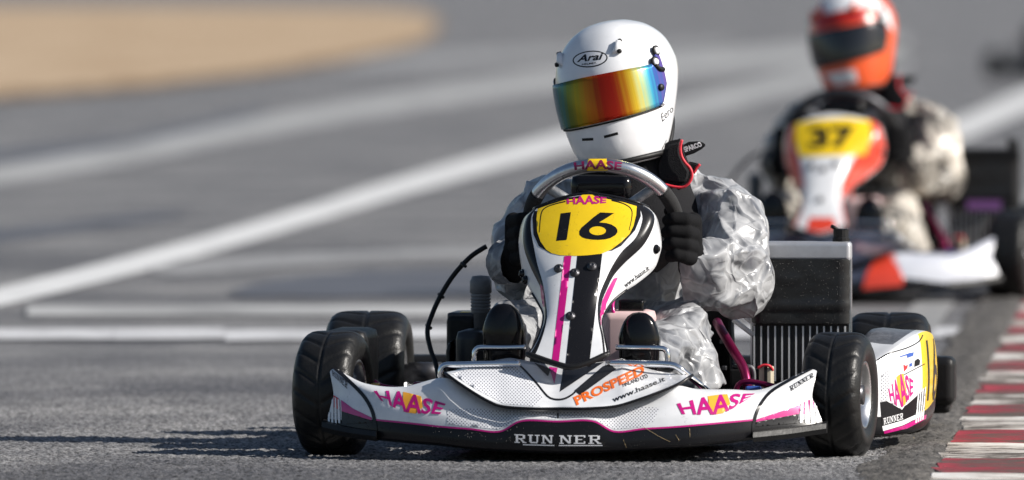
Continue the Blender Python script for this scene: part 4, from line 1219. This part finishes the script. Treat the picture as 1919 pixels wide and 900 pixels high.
# ---- helmet
HZ = [(-.150, .070, .105, .085), (-.146, .088, .128, .103), (-.12, .101, .150, .118), (-.085, .111, .160, .130), (-.045, .119, .160, .146), (0, .1235, .153, .160), (.045, .1205, .140, .164), (.085, .106, .115, .150), (.115, .078, .082, .115), (.132, .044, .046, .066), (.137, .018, .018, .026), (.138, .001, .001, .001)]
HP = cr([(z * 1.045, a * .95, f * .945, b * .985) for z, a, f, b in HZ], 5)
zs = np.array([h[0] for h in HP])
def hsurf(z, ang, off=0.0):
    """helmet shell: ang 0 = straight ahead, positive to the wearer's left"""
    a = np.interp(z, zs, [h[1] for h in HP]); f = np.interp(z, zs, [h[2] for h in HP]); b = np.interp(z, zs, [h[3] for h in HP])
    c, s = math.cos(ang), math.sin(ang)
    q = 2.25; d = f if c > 0 else b
    r = 1 / ((abs(s) / a) ** q + (abs(c) / d) ** q) ** (1 / q)
    r += off
    bk = max(0.0, min(1.0, (.35 - c) / 1.35)); bk = bk * bk * (3 - 2 * bk)
    z2 = z + .085 * bk * max(0.0, (.05 - z) / .207)
    return Vector((r * s, -r * c, z2))
HC = K(1158, 168, .52)
HM = Matrix.Translation(HC) @ (Matrix.Rotation(-R(24), 4, 'Z') @ Matrix.Rotation(-R(11), 4, 'Y') @ Matrix.Rotation(R(6), 4, 'X'))
def hm(p): return HM @ p
na = 72
V = []
for h in HP:
    for j in range(na):
        V.append(hm(hsurf(h[0], 2 * math.pi * j / na)))
helmet = make('helmet', V, gridfaces(len(HP), na, True), WHITE_H, person)
helmet['label'] = 'white full-face helmet'
Bh = bvh_of(helmet)
V, sw_ = [], []
nv_, nh_ = 12, 70
VA = R(84)
for i in range(nv_):
    for j in range(nh_):
        a = -VA + 2 * VA * j / (nh_ - 1); q = abs(a) / VA
        zt = .040 - .004 * q + .030 * max(0, q - .80) / .2; zb = -.058 + .012 * q * q + .035 * max(0, q - .86) / .14
        V.append(hm(hsurf(zb + (zt - zb) * i / (nv_ - 1), a, .0035))); sw_.append(a)
visor = make('visor', V, gridfaces(nv_, nh_), VISOR, helmet)
at = visor.data.attributes.new('sweep', 'FLOAT', 'POINT')
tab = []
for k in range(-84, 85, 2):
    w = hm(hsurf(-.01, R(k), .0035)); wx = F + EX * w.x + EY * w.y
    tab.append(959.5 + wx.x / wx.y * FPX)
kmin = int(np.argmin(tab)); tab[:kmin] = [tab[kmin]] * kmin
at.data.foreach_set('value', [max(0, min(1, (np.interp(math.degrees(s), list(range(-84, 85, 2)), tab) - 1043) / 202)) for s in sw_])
md = visor.modifiers.new('thick', 'SOLIDIFY'); md.thickness = .003; md.offset = 1
# visor seal and lower rim
tube('visor_seal', [hm(hsurf(-.0615 + .012 * (a / 84) ** 2, R(a), .0015)) for a in range(-76, 77, 4)], .0020, BLACKP, helmet, 6)
tube('base_trim', [hm(hsurf(-.147, R(a), .002)) for a in range(0, 361, 6)], .006, BLACKP, helmet, 8)
def disc(name, z, a, r, m, h=.005, off=.004):
    p = hsurf(z, R(a), off); n = (hsurf(z, R(a), off + .01) - p).normalized()
    q = n.to_track_quat('Z', 'Y').to_matrix(); v, f = lathe_data([(0, r), (h * .7, r), (h, r * .85), (h, .0001)], 18, 'z')
    make(name, [hm(p + q @ Vector(x)) for x in v], f, m, helmet)
for sg in (1, -1):
    disc('visor_pivot', .062, sg * 82, .0115, BLACKP, .005); disc('pivot_cap', .062, sg * 82, .0075, PRINTW, .007)
    disc('visor_pivot', .040, sg * 73, .0115, BLACKP, .006); disc('pivot_cap', .040, sg * 73, .0075, PRINTW, .008)
    tube('visor_arm', [hm(hsurf(.036, R(sg * 72), .006)), hm(hsurf(.024, R(sg * 76), .007)), hm(hsurf(.020, R(sg * 83), .006))], .0055, BLACKP, helmet, 8, 10)
    disc('visor_tab', -.014, sg * 72, .0075, BLACKP, .008)
    disc('visor_tab', -.048, sg * 71, .004, CHROME, .007)
    # brow vents: small scoops
    P0 = hsurf(.082, R(sg * 40), .001); P1 = hsurf(.100, R(sg * 50), .007); 
    tube('brow_vent', [hm(hsurf(.074, R(sg * 30), -.002)), hm(hsurf(.083, R(sg * 36), .003)), hm(hsurf(.097, R(sg * 41), .005))], [.002, .008, .0075], WHITE_H, helmet, 10)
    disc('vent_opening', .099, sg * 42, .0045, BLACKP, .009)
    disc('vent_opening', .078, sg * 38, .0050, BLACKP, .006)
Bh2 = Bh
own(patch('logo', ell(1106, 111, 33, 15.5, -6), Bh, .0008, BLACK, helmet, 5))
own(patch('logo', ell(1106, 111, 30.5, 13.2, -6), Bh, .0014, PRINTW, helmet, 5))
own(lettering('Arai', [(1083, 104), (1131, 98.5)], [(1081, 117.5), (1130, 112)], Bh, .0021, BLACK, helmet, bold=.025, shear=.25))
own(lettering('HELMET.', [(1091, 119.5), (1119, 116.5)], [(1091, 123), (1119, 120)], Bh, .0021, BLACK, helmet, bold=.02))
own(patch('chin_vent', ribbon([(1091, 262), (1112, 261)], 5, 8), Bh, .0010, BLACKP, helmet, 3))
own(patch('chin_vent', ribbon([(1132, 257), (1158, 250)], 5, 8), Bh, .0010, BLACKP, helmet, 3))
own(lettering('Eero', [(1238, 214), (1259, 196)], [(1241, 229), (1262, 208)], Bh, .0010, BLACK, helmet, bold=.0))

# ---- neck brace
nb = [(1228, 300), (1240, 276), (1254, 265), (1277, 263), (1279, 285), (1287, 305), (1296, 320), (1292, 340), (1281, 349), (1252, 347), (1232, 340), (1226, 322)]
nbp = spl([K(x, y, .455) for x, y in nb], 40, closed=True)
brace = prism('neck_brace', nbp, .06, BLACKM, person, .010)
tube('piping', [K(x, y, .448) for x, y in ((1278, 262), (1275, 276), (1277, 292), (1284, 305), (1293, 315), (1297, 328), (1292, 342), (1280, 351), (1262, 350), (1246, 346))], .0030, RED_TRIM, brace, 8, 40)
fl = [(1276, 291), (1280, 272), (1290, 266), (1306, 265), (1316, 267), (1323, 272), (1314, 280), (1300, 288), (1284, 293)]
flap = prism('brace_flap', [K(x, y, .49) for x, y in fl], .012, BLACKM, brace, .002)
Bf = bvh_of(flap)
own(lettering('SPARCO', [(1279, 276), (1312, 266)], [(1284, 286), (1317, 274)], Bf, .0010, PRINTW, brace, bold=.05))
prism('collar', [K(x, y, .50) for x, y in ((1288, 303), (1300, 305), (1312, 309), (1302, 324), (1296, 320))], .03, BLACKM, person, .003)
tube('collar_piping', [K(1312, 308, .495), K(1306, 314, .495), K(1300, 325, .495)], .003, RED_TRIM, person, 8, 8)
V = []
for i in range(9):
    for j in range(36):
        t = 2 * math.pi * j / 36; c = K(1178, 325, .55)
        rr = (.13, .138, .132, .12, .112, .108, .10, .085, .06)[i]; z = (-.125, -.10, -.07, -.04, -.015, .01, .032, .045, .048)[i]
        V.append(c + Vector((rr * math.cos(t) + .012 * (.05 - z) / .1, rr * .85 * math.sin(t) - .02 * (.05 - z) / .1, z + .02 * math.cos(t))))
make('neck_collar', V, gridfaces(9, 36, True), BLACKM, person)
tube('helmet_strap', [K(1246, 262, .47), K(1240, 275, .46), K(1232, 292, .455)], .004, ALU, person, 8)

# ================================================================== OTHER KARTS
def children(o): return [c for c in bpy.data.objects if c.parent == o]
def copy_tree(o, parent, mm, skip):
    c = o.copy(); COL.objects.link(c)
    if parent is not None: c.parent = parent
    if c.type == 'MESH':
        for s in c.material_slots:
            if s.material and s.material.name in mm:
                t = mm[s.material.name]; s.link = 'OBJECT'; s.material = t
    if 'label' in c and parent is not None: del c['label']
    for ch in list(o.children):
        if ch.name in skip: continue
        copy_tree(ch, c, mm, skip)
    return c
bpy.context.view_layer.update()

NAVY = mat('navy_bodywork', (.055, .065, .10), .3, coat=.3, var=.3, vscale=10)
REDB = mat('red_bodywork', (.70, .06, .03), .3, coat=.4)
ORH = mat('orange_helmet', (.78, .10, .02), .25, coat=.6)
SUIT2 = suit_material('beige_rain_suit', (.60, .55, .48), (.022, .02, .02), (.44, .58), .3, 3.6)
SUIT3 = suit_material('black_red_suit', (.10, .02, .02), (.015, .015, .016))
DARKV = mat('dark_visor', (.012, .012, .014), .12, coat=.5)

def other_kart(dist, px, yaw, mmk, mmp, klabel, plabel):
    X = (px - 959.5) / FPX * dist
    k = copy_tree(kart, None, mmk, OWN); p = copy_tree(person, None, mmp, OWN)
    for o in (k, p):
        o.location = (X, dist, 0); o.rotation_euler = (0, 0, -yaw)
    k['label'] = klabel; p['label'] = plabel
    return k, p
def part(root, name):
    for c in root.children:
        if c.name.split('.')[0] == name: return c
k2, p2 = other_kart(35.5, 1556, R(6.5), {'white_bodywork': WHITE, 'magenta_paint': REDB, 'tank_aluminium': BLACKP, 'radiator_core': BLACKP, 'brushed_aluminium': STEEL},
    {'white_helmet': ORH, 'mirror_visor': DARKV, 'clear_rain_suit': SUIT2},
    'white and red kart with yellow number 37 plate, following close behind', 'driver in orange helmet with dark visor, seated behind number 37 plate')
for o in (k2, p2): o.scale = (1.05, 1.05, 1.06)
k2['category'] = 'kart'; p2['category'] = 'person'
n2, b2, bb2, h2, r2 = part(k2, 'nose_panel'), part(k2, 'front_bumper'), part(k2, 'bumper_bib'), part(p2, 'helmet'), part(k2, 'radiator')
for o, m_ in ((n2, None), (b2, NAVY), (bb2, NAVY)):
    if m_:
        s = o.material_slots[0]; s.link = 'OBJECT'; s.material = m_
s = n2.material_slots[1]; s.link = 'OBJECT'; s.material = REDB
patch('side_band', [(1003, 392), (1000, 415), (1000, 450), (1014, 490), (1026, 560), (1010, 572), (985, 526), (976, 488), (973, 450), (981, 413)], Bn, .002, REDB, n2, 7)
patch('side_band', [(1195, 382), (1230, 409), (1239, 454), (1235, 478), (1224, 504), (1170, 546), (1134, 584), (1124, 575), (1150, 510), (1185, 470), (1198, 430), (1192, 400)], Bn, .002, REDB, n2, 7)
patch('number_plate', [(1003, 392), (1060, 382), (1140, 378), (1200, 386), (1204, 430), (1188, 474), (1016, 480), (1001, 440)], Bn, .0026, YELLOW, n2, 7)
lettering('37', [(1038, 402), (1160, 398)], [(1038, 460), (1160, 456)], Bn, .0034, BLACK, n2, bold=.05, name='digits')
patch('red_tip', [(1040, 640), (1105, 640), (1110, 668), (1070, 680), (1030, 672)], Bn, .002, REDB, n2, 7)
patch('white_wing', [(1290, 800), (1250, 735), (1300, 735), (1420, 740), (1480, 715), (1528, 690), (1520, 740), (1540, 788), (1420, 815)], Bb, .002, mat('grey_white_print', (.52, .54, .60), .4), b2, 7)
patch('red_wing', [(1190, 790), (1215, 750), (1262, 735), (1290, 800), (1285, 820), (1180, 830)], Bb, .002, REDB, b2, 7)
patch('helmet_band', [(1065, 60), (1120, 42), (1180, 45), (1200, 85), (1150, 90), (1085, 105)], Bh, .002, PRINTW, h2, 7)
patch('helmet_band', [(1080, 262), (1160, 248), (1170, 280), (1110, 290)], Bh, .002, PRINTW, h2, 7)
patch('helmet_band', [(1175, 60), (1215, 62), (1250, 100), (1262, 150), (1245, 130), (1215, 100)], Bh, .002, PRINTW, h2, 7)
patch('helmet_band', [(1060, 110), (1110, 98), (1190, 90), (1215, 118), (1130, 132), (1062, 145)], Bh, .002, mat('dark_red_print', (.42, .02, .015), .3), h2, 7)
rb = box('radiator_print', ((rx0 + rx1) / 2, .585, (rz0 + rz1) / 2 - .0), (.10, .004, .028), mat('violet_print', (.25, .10, .32), .4), r2, 0)

k3, p3 = other_kart(112.0, 1966, R(4), {'white_bodywork': BLACKP, 'magenta_paint': REDB, 'yellow_plate': REDB},
    {'white_helmet': REDB, 'mirror_visor': DARKV, 'clear_rain_suit': SUIT3},
    'dark kart with red trim far away across the track', 'driver in black and red suit on the far dark kart')
k3['category'] = 'kart'; p3['category'] = 'person'
